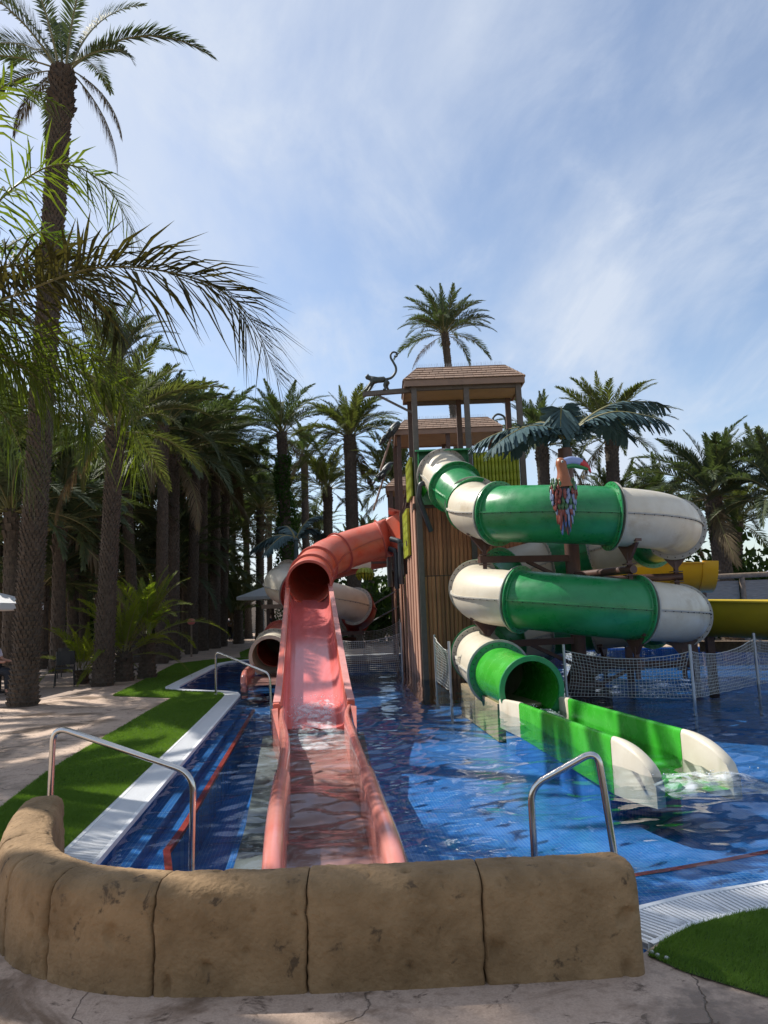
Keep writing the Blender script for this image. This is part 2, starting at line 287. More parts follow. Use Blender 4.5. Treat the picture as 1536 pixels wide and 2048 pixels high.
# ------------------------------------------------------------------ mesh helpers
class MB:
    def __init__(s): s.v = []; s.f = []; s.m = []
    def add(s, vs, fs, mi=0):
        o = len(s.v); s.v += [tuple(v) for v in vs]; s.f += [tuple(i + o for i in f) for f in fs]; s.m += [mi] * len(fs)
        return s
    def box(s, c, sz, rot=None, mi=0, taper=1.0):
        hx, hy, hz = sz[0] / 2, sz[1] / 2, sz[2] / 2
        vs = [V((x * hx * (taper if z > 0 else 1), y * hy * (taper if z > 0 else 1), z * hz)) for z in (-1, 1) for y in (-1, 1) for x in (-1, 1)]
        if rot is not None: vs = [rot @ v for v in vs]
        c = V(c); vs = [v + c for v in vs]
        return s.add(vs, [(0, 2, 3, 1), (4, 5, 7, 6), (0, 1, 5, 4), (2, 6, 7, 3), (0, 4, 6, 2), (1, 3, 7, 5)], mi)
    def bar(s, a, b, w, h, mi=0):
        """square bar from a to b"""
        a, b = V(a), V(b); t = (b - a).normalized()
        u = V((0, 0, 1)) if abs(t.z) < .95 else V((0, 1, 0))
        sd = t.cross(u).normalized(); u = sd.cross(t)
        vs = []
        for p in (a, b):
            for x, y in ((-1, -1), (1, -1), (1, 1), (-1, 1)): vs.append(p + sd * x * w / 2 + u * y * h / 2)
        return s.add(vs, [(3, 2, 1, 0), (4, 5, 6, 7), (0, 1, 5, 4), (1, 2, 6, 5), (2, 3, 7, 6), (3, 0, 4, 7)], mi)
    def sweep(s, path, prof, closed=True, caps=True, mi=0, upv=V((0, 0, 1)), scale=None):
        """sweep a (side, up) profile along a path; scale gives a factor per path point"""
        path = [V(p) for p in path]; n = len(path); k = len(prof); vs = []
        for i, p in enumerate(path):
            t = (path[min(i + 1, n - 1)] - path[max(i - 1, 0)]).normalized()
            u0 = upv if abs(t.dot(upv)) < .97 else V((0, 1, 0))
            sd = t.cross(u0).normalized(); u = sd.cross(t)
            q = scale[i] if scale else 1
            for a, b in prof: vs.append(p + sd * a * q + u * b * q)
        fs = []
        kk = k if closed else k - 1
        for i in range(n - 1):
            for j in range(kk):
                j2 = (j + 1) % k
                fs.append((i * k + j, i * k + j2, (i + 1) * k + j2, (i + 1) * k + j))
        if closed and caps:
            fs.append(tuple(range(k - 1, -1, -1))); fs.append(tuple((n - 1) * k + j for j in range(k)))
        return s.add(vs, fs, mi)
    def tube(s, path, r, n=8, mi=0, scale=None, upv=V((0, 0, 1))):
        return s.sweep(path, [(r * math.cos(2 * math.pi * i / n), r * math.sin(2 * math.pi * i / n)) for i in range(n)], mi=mi, scale=scale, upv=upv)
    def lathe(s, prof, n=16, c=(0, 0, 0), mi=0):
        c = V(c); vs = []; k = len(prof)
        for i in range(n):
            a = 2 * math.pi * i / n
            for r, z in prof: vs.append(c + V((r * math.cos(a), r * math.sin(a), z)))
        fs = [(i * k + j, ((i + 1) % n) * k + j, ((i + 1) % n) * k + j + 1, i * k + j + 1) for i in range(n) for j in range(k - 1)]
        return s.add(vs, fs, mi)
    def ellipsoid(s, c, rad, rot=None, nu=10, nv=7, mi=0):
        c = V(c); vs = []
        for j in range(nv + 1):
            th = math.pi * j / nv
            for i in range(nu):
                a = 2 * math.pi * i / nu
                q = V((rad[0] * math.sin(th) * math.cos(a), rad[1] * math.sin(th) * math.sin(a), rad[2] * math.cos(th)))
                vs.append(c + (rot @ q if rot is not None else q))
        fs = [(j * nu + i, (j + 1) * nu + i, (j + 1) * nu + (i + 1) % nu, j * nu + (i + 1) % nu) for j in range(nv) for i in range(nu)]
        return s.add(vs, fs, mi)
    def mesh(s, name, mats, smooth=None, off=None):
        me = bpy.data.meshes.new(name)
        v = s.v if off is None else [(a - off[0], b - off[1], c - off[2]) for a, b, c in s.v]
        me.from_pydata(v, [], s.f); 
        for q in (mats if isinstance(mats, (list, tuple)) else [mats]): me.materials.append(q)
        if isinstance(mats, (list, tuple)): me.polygons.foreach_set('material_index', s.m)
        if smooth is not None:
            me.polygons.foreach_set('use_smooth', [True] * len(me.polygons))
            if smooth < 180: me.set_sharp_from_angle(angle=R(smooth))
        me.validate(); me.update()
        return me
    def build(s, name, mats, parent=None, smooth=None, world=True):
        off = wloc(parent) if (parent is not None and world) else None
        return link(name, s.mesh(name, mats, smooth, off), parent)

def wloc(o):
    l = V((0, 0, 0))
    while o is not None: l = l + o.location; o = o.parent
    return l
def link(name, me, parent=None, loc=None, rot=None, sc=None):
    o = bpy.data.objects.new(name, me); col.objects.link(o)
    if parent is not None: o.parent = parent
    if loc is not None: o.location = loc
    if rot is not None: o.rotation_euler = rot
    if sc is not None: o.scale = (sc, sc, sc) if isinstance(sc, (int, float)) else sc
    return o
def thing(name, label, cat, loc=(0, 0, 0), group=None, rotz=0):
    o = link(name, None, None, loc, (0, 0, rotz)); tag(o, label, cat, group)
    o.empty_display_size = .2
    return o
def tag(o, label=None, cat=None, group=None, kind=None):
    if label: o['label'] = label
    if cat: o['category'] = cat
    if group: o['group'] = group
    if kind: o['kind'] = kind
    return o
def copy_tree(o, parent=None, label=None):
    c = o.copy(); col.objects.link(c); c.parent = parent
    if label: c['label'] = label
    for ch in list(o.children): copy_tree(ch, c)
    return c
def spline(pts, n=8):
    """Catmull-Rom through the points, n steps a span"""
    P = [V(p) for p in pts]; P = [P[0] * 2 - P[1]] + P + [P[-1] * 2 - P[-2]]
    out = []
    for i in range(1, len(P) - 2):
        a, b, c, d = P[i - 1:i + 3]
        for k in range(n):
            t = k / n
            out.append(.5 * ((2 * b) + (c - a) * t + (2 * a - 5 * b + 4 * c - d) * t * t + (3 * b - a - 3 * c + d) * t ** 3))
    out.append(P[-2])
    return out
def poly_sheet(name, pts, z, m, hole=None, parent=None):
    loops = [[V((x, y, z)) for x, y in pts]]
    if hole: loops.append([V((x, y, z)) for x, y in hole])
    tri = geometry.tessellate_polygon(loops)
    vs = [p for l in loops for p in l]
    fs = []
    for a, b, c in tri:
        n = (vs[b] - vs[a]).cross(vs[c] - vs[a])
        fs.append((a, b, c) if n.z > 0 else (a, c, b))
    b = MB(); b.add(vs, fs)
    return b.build(name, m, parent)
D = V((-.1028, .9947, 0))              # the pool's long direction
DN = V((.9947, .1028, 0))              # to its right
# ------------------------------------------------------------------ the setting: deck, pool, lawn
POOL = [(-1.30, 3.88), (-1.66, 4.10), (-1.90, 4.42), (-2.01, 5.18), (-2.27, 7.71), (-2.64, 11.4), (-3.0, 14.9), (-3.07, 15.5), (-3.22, 16.0), (-3.5, 16.33), (-3.94, 16.6), (-4.45, 16.95), (-4.82, 17.35), (-4.98, 17.9), (-5.28, 21.1), (-5.6, 25.0),
        (-5.58, 26.0), (-5.36, 26.9), (-4.92, 27.5), (-4, 27.8), (0, 27.9), (8, 26.5), (14, 24), (16, 14), (9, 7.2), (6.2, 6.0), (4.5, 5.35), (3.2, 4.85), (2.6, 4.62), (2.09, 4.45), (1.6, 4.31), (1.28, 4.17), (1.08, 4.02), (.9, 3.85)]
def offset_poly(P, d, closed=True):
    n = len(P); out = []
    for i in range(n):
        a = V((*P[i - 1 if (closed or i) else i], 0)); b = V((*P[i], 0)); c = V((*P[(i + 1) % n if (closed or i < n - 1) else i], 0))
        n1 = (b - a); n2 = (c - b)
        if n1.length < 1e-6: n1 = n2
        if n2.length < 1e-6: n2 = n1
        n1.normalize(); n2.normalize()
        q = V((-n1.y - n2.y, n1.x + n2.x, 0)); q.normalize()
        k = d / max(.5, q.dot(V((-n1.y, n1.x, 0))))
        out.append((b.x + q.x * k, b.y + q.y * k))
    return out
POOL_OUT = offset_poly(POOL, .29)
big = [(-420, -60), (420, -60), (420, 900), (-420, 900)]
deck = poly_sheet('deck', big, 0, M_['deck'], hole=POOL_OUT); tag(deck, kind='structure')
# terrace under the palms, slightly different paving
ter = poly_sheet('terrace', [(-60, 9), (-7.9, 13.2), (-7.2, 16.2), (-6.9, 18.6), (-7.9, 26.2), (-8.6, 33), (-9.4, 44), (-11, 60), (-70, 60)], .004, M_['terrace']); tag(ter, kind='structure')
# pool shell
FLOOR_Z, WATER_Z = -.62, -.045
pf = poly_sheet('pool_floor', POOL, FLOOR_Z, M_['tile']); tag(pf, kind='structure')
b = MB(); n = len(POOL)
for i in range(n):
    a, c = POOL[i], POOL[(i + 1) % n]
    b.add([(a[0], a[1], FLOOR_Z), (c[0], c[1], FLOOR_Z), (c[0], c[1], -.012), (a[0], a[1], -.012)], [(0, 1, 2, 3)])
pw = b.build('pool_wall', M_['tilelight']); tag(pw, kind='structure')
# entry steps along the left side
def strip_pts(P, d0, d1):
    return offset_poly(P, -d0, False), offset_poly(P, -d1, False)
left_line = [(-1.90, 4.1), (-2.01, 5.18), (-2.27, 7.71), (-2.64, 11.4), (-2.98, 14.7)]
def step(name, P, d0, d1, z, m, edge=None):
    A, B = strip_pts(P, d0, d1); b = MB()
    for i in range(len(P) - 1):
        b.add([(*A[i], z), (*B[i], z), (*B[i + 1], z), (*A[i + 1], z)], [(0, 1, 2, 3)])
        b.add([(*B[i], z), (*B[i], FLOOR_Z), (*B[i + 1], FLOOR_Z), (*B[i + 1], z)], [(0, 1, 2, 3)])
    for i, fl in ((0, 0), (len(P) - 1, 1)):
        b.add([(*A[i], z), (*B[i], z), (*B[i], FLOOR_Z), (*A[i], FLOOR_Z)], [(0, 1, 2, 3)])
    o = b.build(name, m); tag(o, kind='structure')
    if edge:
        A, B = strip_pts(P, d1 - edge, d1 + .004); b = MB()
        for i in range(len(P) - 1):
            b.add([(*A[i], z + .004), (*B[i], z + .004), (*B[i + 1], z + .004), (*A[i + 1], z + .004)], [(0, 1, 2, 3)])
            b.add([(*B[i], z + .004), (*B[i], z - .03), (*B[i + 1], z - .03), (*B[i + 1], z + .004)], [(0, 1, 2, 3)])
        b.build('red_edge', M_['redtile'], o)
    return o
step('pool_step', left_line, -.01, .18, -.11, M_['tilelight'])
ll2 = [(-1.62, 4.62), (-1.78, 4.72), (-1.95, 5.0), (-2.03, 5.4)] + left_line[2:]
step('pool_step', [(-1.84, 4.35), (-1.95, 5.5), (-2.13, 6.05), (-2.17, 6.7), (-2.27, 7.71), (-2.64, 11.4), (-2.98, 14.7)], .02, .36, -.20, M_['tile'], edge=.05)
right_line = [(9, 7.2), (6.2, 6.0), (4.5, 5.35), (3.2, 4.85), (2.6, 4.62), (2.09, 4.45), (1.6, 4.31), (1.28, 4.17)]
step('pool_step', right_line, -.01, .45, -.11, M_['tilelight'])
step('pool_step', right_line, .40, .90, -.20, M_['tile'], edge=.05)

# overflow gutter: dark trough, two white borders and the cross slats
def gutter(name, P, label, pitch, bar, single):
    dense = []
    for i in range(len(P) - 1):
        a, c = V((*P[i], 0)), V((*P[i + 1], 0)); k = max(1, int((c - a).length / .25))
        for q in range(k): dense.append(tuple((a + (c - a) * q / k)[:2]))
    dense.append(P[-1])
    b = MB(); A = offset_poly(dense, -.012, False); B = offset_poly(dense, .30, False)
    for i in range(len(dense) - 1): b.add([(*A[i], -.035), (*A[i + 1], -.035), (*B[i + 1], -.035), (*B[i], -.035)], [(0, 1, 2, 3)])
    g = b.build(name, M_['gutdark']); tag(g, kind='structure')
    for d0, d1 in ((-.014, .02), (.27, .302)):
        A = offset_poly(dense, d0, False); B = offset_poly(dense, d1, False); b = MB()
        for i in range(len(dense) - 1):
            b.add([(*A[i], .006), (*A[i + 1], .006), (*B[i + 1], .006), (*B[i], .006)], [(0, 1, 2, 3)])
            for X in (A, B): b.add([(*X[i], .006), (*X[i + 1], .006), (*X[i + 1], -.034), (*X[i], -.034)], [(0, 1, 2, 3)])
        b.build('border', M_['white'], g)
    sb = MB(); sb.box((0, 0, 0), (.25, bar, .012)); sm = sb.mesh('slat', M_['white'])
    rest = MB(); cnt = 0
    for i in range(len(dense) - 1):
        a, c = V((*dense[i], 0)), V((*dense[i + 1], 0)); d = (c - a); L = d.length; d.normalize(); nn = V((-d.y, d.x, 0))
        k = max(1, round(L / pitch))
        for q in range(k):
            p = a + (c - a) * ((q + .5) / k) + nn * .145; ang = math.atan2(nn.y, nn.x)
            if cnt < single: link('slat', sm, g, (p.x, p.y, -.004), (0, 0, ang))
            else: rest.box((p.x, p.y, -.004), (.25, bar, .012), Matrix.Rotation(ang, 3, 'Z'))
            cnt += 1
    if rest.f: o = rest.build('slats', M_['white'], g); o['kind'] = 'stuff'
    return g
gutter('gutter', POOL[2:19], '', .036, .021, 210)
gutter('gutter', [(1.02, 3.98), (1.08, 4.02), (1.28, 4.17), (1.6, 4.31), (2.09, 4.45), (2.6, 4.62), (3.2, 4.85), (4.5, 5.35)][::-1], '', .03, .017, 140)

# artificial lawn: backing sheet and blades
def in_poly(P, x, y):
    ins = np.zeros(len(x), bool); n = len(P)
    for i in range(n):
        (x1, y1), (x2, y2) = P[i], P[(i + 1) % n]
        c = ((y1 > y) != (y2 > y)) & (x < (x2 - x1) * (y - y1) / ((y2 - y1) + 1e-12) + x1)
        ins ^= c
    return ins
OUT_L = offset_poly(POOL[2:19], .305, False)
lawn_l = [p for p in OUT_L if p[1] > 5.0] + [(-5.2, 28.6), (-6.47, 28.6), (-7.5, 26.5), (-6.12, 17.46), (-5.95, 16.3), (-5.85, 16.1), (-4.4, 15.3), (-4.21, 13.1), (-3.91, 9.91), (-3.73, 8.25), (-3.46, 6.8), (-3.0, 5.6), (-2.45, 5.05)]
OUT_R = offset_poly([(9, 7.2), (6.2, 6.0), (4.5, 5.35), (3.2, 4.85), (2.6, 4.62), (2.09, 4.45), (1.6, 4.31), (1.28, 4.17), (1.08, 4.02)], .305, False)
lawn_r = OUT_R + [(1.12, 3.62), (1.22, 3.46), (1.47, 3.22), (1.9, 2.94), (3.4, 2.2), (8, 1.5), (11, 5)]
lawn_f = [(-6.5, 32.9), (-7.1, 42), (-4.2, 42), (-4.6, 29.6), (-5.7, 29.0)]
rng = np.random.default_rng(3)
def blades(name, P, zones, label):
    sh = poly_sheet(name, P, .006, M_['turfbase']); tag(sh, kind='structure')
    VS = []
    for (x0, x1, y0, y1, dens, w, h) in zones:
        nb = int((x1 - x0) * (y1 - y0) * dens)
        x = rng.uniform(x0, x1, nb); y = rng.uniform(y0, y1, nb); k = in_poly(P, x, y); x, y = x[k], y[k]; nb = len(x)
        a = rng.uniform(0, 2 * math.pi, nb); hh = h * rng.uniform(.6, 1.15, nb); ln = rng.normal(0, .5, (nb, 2)) * h + np.array([[.25 * h, -.1 * h]])
        dxy = np.stack([np.cos(a), np.sin(a)], 1) * w / 2; b0 = np.stack([x, y], 1)
        v = np.zeros((nb, 3, 3)); v[:, 0, :2] = b0 - dxy; v[:, 1, :2] = b0 + dxy; v[:, 2, :2] = b0 + ln; v[:, :2, 2] = .006; v[:, 2, 2] = .006 + hh
        VS.append(v.reshape(-1, 3))
    v = np.concatenate(VS); me = bpy.data.meshes.new('grass'); nf = len(v) // 3
    me.vertices.add(len(v)); me.vertices.foreach_set('co', v.ravel())
    me.loops.add(len(v)); me.loops.foreach_set('vertex_index', np.arange(len(v)))
    me.polygons.add(nf); me.polygons.foreach_set('loop_start', np.arange(0, len(v), 3)); me.polygons.foreach_set('loop_total', np.full(nf, 3))
    me.materials.append(M_['turf']); me.update()
    g = link('grass', me); tag(g, label, 'grass', kind='stuff')
blades('lawn', lawn_r, [(1.0, 2.4, 2.5, 4.7, 42000, .0035, .024), (2.4, 4, 2, 6, 5000, .007, .026)], 'short green artificial turf in the lower right corner')
blades('lawn', lawn_l, [(-3.7, -2.0, 5, 7.6, 26000, .0045, .026), (-4.4, -2.2, 7.6, 11, 9000, .008, .028), (-6.3, -2.6, 11, 18, 3800, .013, .03), (-7.6, -4.8, 18, 29, 1200, .025, .03)], 'bright green artificial turf strip between paving and pool gutter')
blades('lawn', lawn_f, [(-7.2, -4.2, 29, 42, 500, .03, .03)], 'distant green turf patch beyond the pool corner')

# water surface: one rippled sheet
ys = [3.6]
while ys[-1] < 28.2: ys.append(ys[-1] + max(.02, ys[-1] * .0055))
ys = np.array(ys); xs = np.concatenate([np.arange(-6, 8, .04), np.arange(8, 16.5, .15)])
X, Y = np.meshgrid(xs, ys); Zw = np.zeros_like(X)
rg = np.random.default_rng(11)
for k in range(54):
    lam = .16 * (12 ** rg.uniform(0, 1)); th = rg.normal(math.pi / 2, .85); ph = rg.uniform(0, 6.28)
    kx, ky = math.cos(th) * 2 * math.pi / lam, math.sin(th) * 2 * math.pi / lam
    amp = .0024 * lam ** .95
    wob = .6 * np.sin(X * rg.uniform(.3, 1.1) + rg.uniform(0, 6)) + .6 * np.sin(Y * rg.uniform(.3, 1.1) + rg.uniform(0, 6))
    fade = np.clip((lam / (Y * .0055 * 3.2)), 0, 1)
    Zw += amp * fade * np.sin(kx * X + ky * Y + ph + wob * 1.6)
def agit(cx, cy, r, g): return g * np.exp(-((X - cx) ** 2 + (Y - cy) ** 2) / (r * r))
Zw *= .62 + agit(-1.1, 11.2, 1.2, 1.8) + agit(2.9, 6.8, 1.0, 1.2) + agit(3.0, 7, 3.5, .5) + agit(6, 11, 4, .6) + agit(-3.2, 20, 1.5, 1.2) + agit(0.3, 9.5, 1.2, .7) + agit(-.6, 6.5, 1.6, .9) + agit(-1.0, 9, 1.0, .9)
# the channel end of the coral slide lies calmer, long soft swells
nv, nu = X.shape
vv = np.stack([X, Y, Zw + WATER_Z], -1).reshape(-1, 3)
idx = np.arange(nv * nu).reshape(nv, nu)
q = np.stack([idx[:-1, :-1], idx[:-1, 1:], idx[1:, 1:], idx[1:, :-1]], -1).reshape(-1, 4)
me = bpy.data.meshes.new('water'); me.vertices.add(len(vv)); me.vertices.foreach_set('co', vv.ravel())
me.loops.add(q.size); me.loops.foreach_set('vertex_index', q.ravel()); me.polygons.add(len(q))
me.polygons.foreach_set('loop_start', np.arange(0, q.size, 4)); me.polygons.foreach_set('loop_total', np.full(len(q), 4))
me.polygons.foreach_set('use_smooth', np.ones(len(q), bool)); me.materials.append(MATS['water']); me.update()
wt = link('water', me); tag(wt, kind='structure')

# ------------------------------------------------------------------ curved sandstone wall in front
wall = thing('stone_wall', 'low curved tan sandstone wall in the foreground', 'wall', (-.3, 3.58, 0))
wp = spline([(1.06, 3.60, 0), (.38, 3.575, 0), (-.4, 3.555, 0), (-.95, 3.56, 0), (-1.30, 3.63, 0), (-1.62, 3.79, 0), (-1.88, 4.05, 0), (-2.08, 4.40, 0), (-2.24, 4.8, 0), (-2.37, 5.22, 0)], 40)
arc = [0]
for i in range(1, len(wp)): arc.append(arc[-1] + (wp[i] - wp[i - 1]).length)
def at_arc(s):
    for i in range(1, len(wp)):
        if arc[i] >= s:
            k = (s - arc[i - 1]) / max(1e-9, arc[i] - arc[i - 1]); t = (wp[i] - wp[i - 1]).normalized()
            return wp[i - 1].lerp(wp[i], k), V((-t.y, t.x, 0))      # second: towards the camera side
    t = (wp[-1] - wp[-2]).normalized(); return wp[-1].copy(), V((-t.y, t.x, 0))
PR = spline([(.160, 0, 0), (.155, .14, 0), (.150, .27, 0), (.142, .355, 0), (.122, .405, 0), (.085, .432, 0), (.03, .444, 0), (-.05, .440, 0), (-.10, .428, 0), (-.132, .39, 0), (-.14, .28, 0), (-.143, .13, 0), (-.145, 0, 0)], 7)
cuts = [0, .70, 1.46, 2.11, 2.62, 2.98, 3.42, arc[-1]]
for bi in range(len(cuts) - 1):
    s0, s1 = cuts[bi] + (.003 if bi else 0), cuts[bi + 1] - .003
    nS = max(8, int((s1 - s0) / .009)); vs = []; K = len(PR); fs = []
    for i in range(nS + 1):
        s = s0 + (s1 - s0) * i / nS
        e = min(s - s0, s1 - s); inset = .013 * math.exp(-e / .0045)
        tilt = 0
        for j, pq in enumerate(PR):
            cr = .012 * (noise.noise(V((bi * 7.1, pq.y * 9, 3))) + .6 * noise.noise(V((bi * 3.1, pq.y * 24, 9))))
            ss = s + (cr * math.exp(-(s1 - s) / .03) if bi < len(cuts) - 2 else 0)
            if bi: 
                cr0 = .012 * (noise.noise(V(((bi - 1) * 7.1, pq.y * 9, 3))) + .6 * noise.noise(V(((bi - 1) * 3.1, pq.y * 24, 9))))
                ss += cr0 * math.exp(-(s - s0) / .03)
            c, nn = at_arc(min(max(ss, 0), arc[-1]))
            d = pq.x; z = pq.y
            endr = 1.0
            if bi == 0 and s - s0 < .06:
                q = 1 - (s - s0) / .06; endr = 1 - .25 * q * q; z *= 1 - .06 * q * q
            P3 = V((c.x * 3.1, c.y * 3.1, z * 3.1)) + nn * d * 3
            und = .006 * noise.noise(P3 * .7) + .004 * noise.noise(P3 * 2.3) + .0035 * noise.noise(P3 * 7) + .003 * noise.noise(P3 * 17) + .002 * noise.noise(P3 * 31)
            pit = noise.noise(P3 * 3.7 + V((9, 2, 4))); und -= .10 * max(0, pit - .48) + .05 * max(0, noise.noise(P3 * 9 + V((3, 7, 1))) - .5)
            if z > .40: und += .006 * noise.noise(P3 * 1.3 + V((4, 4, 4)))
            d2 = (d * (1 - inset / .14)) * endr
            sg = 1 if d > 0 else -1
            vert = min(1, max(0, (z - .33) / .1))
            p = c + nn * (d2 + sg * und * (1 - vert)); p.z = z * (1 - inset * .5) + und * vert
            vs.append(p)
        if i:
            for j in range(K - 1): fs.append(((i - 1) * K + j, i * K + j, i * K + j + 1, (i - 1) * K + j + 1))
    fs.append(tuple(range(K))); fs.append(tuple(nS * K + j for j in range(K - 1, -1, -1)))
    b = MB(); b.add(vs, fs); b.build('block', M_['sandstone'], wall, smooth=50)
for i, (x, y) in enumerate([(1.16, 3.60), (1.19, 3.57), (1.145, 3.63)]):
    b = MB(); b.ellipsoid((x, y, .012), (.012, .009, .010), nu=7, nv=5); o = b.build('pebble', M_['stone'], None, 60)
    tag(o, 'tiny white pebble at the right foot of the sandstone wall', 'pebble', 'pebbles beside the wall')

# ------------------------------------------------------------------ stainless handrails
def fillet(pts, r, k=7):
    P = [V(p) for p in pts]; out = [P[0]]
    for i in range(1, len(P) - 1):
        a, c, d = P[i - 1], P[i], P[i + 1]
        u, w = (a - c).normalized(), (d - c).normalized()
        q0, q1 = c + u * r, c + w * r
        for j in range(k + 1):
            t = j / k; out.append((1 - t) ** 2 * q0 + 2 * t * (1 - t) * c + t * t * q1)
    out.append(P[-1]); return out
def handrail(label, pts, r=.0215, fl=(1, 1), br=.13):
    h = thing('handrail', label, 'handrail', pts[0], 'stainless pool handrails')
    b = MB(); b.tube(fillet(pts, br), r, 14, upv=V((.33, .94, 0))); b.build('rail', M_['steel'], h, 60)
    for k, p in enumerate((pts[0], pts[-1])):
        if not fl[k]: continue
        b = MB(); b.lathe([(r, .03), (r + .012, .028), (.05, .008), (.052, .001), (.052, 0)], 20, (p[0], p[1], p[2])); b.build('base_flange', M_['steel'], h, 40)
    return h
handrail('bent steel handrail by the near left end of the stone wall', [(-2.43, 5.45, 0), (-2.41, 5.45, .87), (-1.36, 5.25, .545), (-1.39, 5.28, -.30)])
handrail('steel handrail rising behind the right end of the stone wall', [(.83, 4.72, -.6), (.83, 4.72, .50), (1.22, 4.60, .73), (1.30, 4.58, -.16)], br=.10)
handrail('distant steel handrail at the bend of the pool edge', [(-3.58, 15.62, 0), (-3.56, 15.55, .88), (-2.30, 14.55, .47), (-2.28, 14.55, -.62)])
handrail('small steel handrail far off beside the cream tube mouth', [(-4.85, 28.2, 0), (-4.85, 28.2, .95), (-4.1, 27.4, .7), (-4.1, 27.4, -.4)])
# ------------------------------------------------------------------ tube slides
def arc_split(path):
    s = [0.]
    for i in range(1, len(path)): s.append(s[-1] + (path[i] - path[i - 1]).length)
    return s
def ring_frame(path, i):
    t = (path[min(i + 1, len(path) - 1)] - path[max(i - 1, 0)]).normalized()
    sd = t.cross(V((0, 0, 1))).normalized(); u = sd.cross(t)
    return path[i], t, sd, u
NSEG = 40
def tube_section(root, path, r, m, mf, name='tube_section', f0=True, f1=True, seam=True, bolts=True, inner=None, fw=.095):
    """one moulded section: shell with an inside, end flanges, seam ridges and bolts"""
    b = MB(); n = len(path); vs = []; ri = r - .022
    fr = [ring_frame(path, i) for i in range(n)]
    for rr in (r, ri):
        for p, t, sd, u in fr:
            for k in range(NSEG):
                a = 2 * math.pi * k / NSEG; vs.append(p + sd * rr * math.cos(a) + u * rr * math.sin(a))
    fs = []; o2 = n * NSEG
    for i in range(n - 1):
        for k in range(NSEG):
            k2 = (k + 1) % NSEG
            fs.append((i * NSEG + k, i * NSEG + k2, (i + 1) * NSEG + k2, (i + 1) * NSEG + k))
            fs.append((o2 + i * NSEG + k, o2 + (i + 1) * NSEG + k, o2 + (i + 1) * NSEG + k2, o2 + i * NSEG + k2))
    for i in (0, n - 1):
        for k in range(NSEG):
            k2 = (k + 1) % NSEG; fs.append((i * NSEG + k, o2 + i * NSEG + k, o2 + i * NSEG + k2, i * NSEG + k2))
    b.add(vs, fs); sec = b.build(name, m, root, smooth=40)
    for use, i, sg in ((f0, 0, 1), (f1, n - 1, -1)):
        if not use: continue
        p, t, sd, u = fr[i]; b = MB(); vs = []
        for rr, off in ((r - .004, .0015), (r + fw, .0015), (r + fw, .026), (r + .012, .03), (r - .004, .05)):
            for k in range(NSEG):
                a = 2 * math.pi * k / NSEG; vs.append(p + t * off * sg + (sd * math.cos(a) + u * math.sin(a)) * rr)
        fs = [(j * NSEG + k, j * NSEG + (k + 1) % NSEG, (j + 1) * NSEG + (k + 1) % NSEG, (j + 1) * NSEG + k) for j in range(4) for k in range(NSEG)]
        b.add(vs, fs); b.build('flange', mf, sec, smooth=35)
        if bolts:
            b = MB(); nb = 26
            for k in range(nb):
                a = 2 * math.pi * (k + .5) / nb; c = p + (sd * math.cos(a) + u * math.sin(a)) * (r + fw * .55) + t * .029 * sg
                rot = Matrix((sd, u, t)).transposed()
                b.ellipsoid(c, (.013, .013, .009), rot, 6, 4)
            o = b.build('bolts', M_['bolt'], sec, 60); o['kind'] = 'stuff'
    if seam:
        for side in (1, -1):
            b = MB(); q = [p + sd * side * (r + .014) for p, t, sd, u in fr]
            b.sweep(q, [(-.022, -.016), (.022, -.012), (.022, .012), (-.022, .016)]); b.build('seam', mf, sec, 40)
            if bolts:
                b = MB(); L = arc_split(path); nb = max(2, int(L[-1] / .15))
                for k in range(nb):
                    s = L[-1] * (k + .5) / nb; i = min(range(n), key=lambda j: abs(L[j] - s)); p, t, sd, u = fr[i]
                    b.ellipsoid(p + sd * side * (r + .022) - u * .018, (.012, .012, .012), None, 6, 4)
                o = b.build('bolts', M_['bolt'], sec, 60); o['kind'] = 'stuff'
    return sec
def cut(path, s0, s1, n=10):
    L = arc_split(path); out = []
    for k in range(n + 1):
        s = s0 + (s1 - s0) * k / n
        for i in range(1, len(path)):
            if L[i] >= s - 1e-9: out.append(path[i - 1].lerp(path[i], (s - L[i - 1]) / max(1e-9, L[i] - L[i - 1]))); break
        else: out.append(path[-1].copy())
    return out
def curve1d(tab):
    q = spline([(a, z, 0) for a, z in tab], 10); xs = [p.x for p in q]; zs = [p.y for p in q]
    return lambda a: float(np.interp(a, xs, zs))

# --- green and cream spiral
GC, GR, gr = V((3.88, 15.5, 0)), 1.99, .54
gz = curve1d([(120, 4.3), (150, 3.95), (180, 3.64), (214, 3.38), (277, 3.15), (340, 3.02), (400, 2.85), (450, 2.6), (500, 2.2), (540, 1.88), (590, 1.69), (650, 1.43), (710, 1.28), (760, 1.15), (810, .98), (850, .80), (900, .57), (940, .4)])
def gpos(a): return V((GC.x + GR * math.cos(R(a)), GC.y + GR * math.sin(R(a)), gz(a)))
green = thing('spiral_tube_slide', 'green and cream enclosed spiral tube slide coiling round a brown column', 'water slide', (GC.x, GC.y, 0))
entry = spline([(1.42, 17.62, 4.80), (1.55, 17.1, 4.52), (1.72, 16.5, 4.14), tuple(gpos(166)), tuple(gpos(180))], 10)
entry = entry[:31]
Le = arc_split(entry)[-1]
tube_section(green, cut(entry, 0.03, Le * .50), gr, M_['cream'], M_['creamflange'], f0=True)
tube_section(green, cut(entry, Le * .50, Le), gr, M_['green'], M_['green'])
bounds = [166, 214, 277, 342, 380, 422, 454, 487, 526, 586, 648, 708, 745, 785, 818, 850, 892]
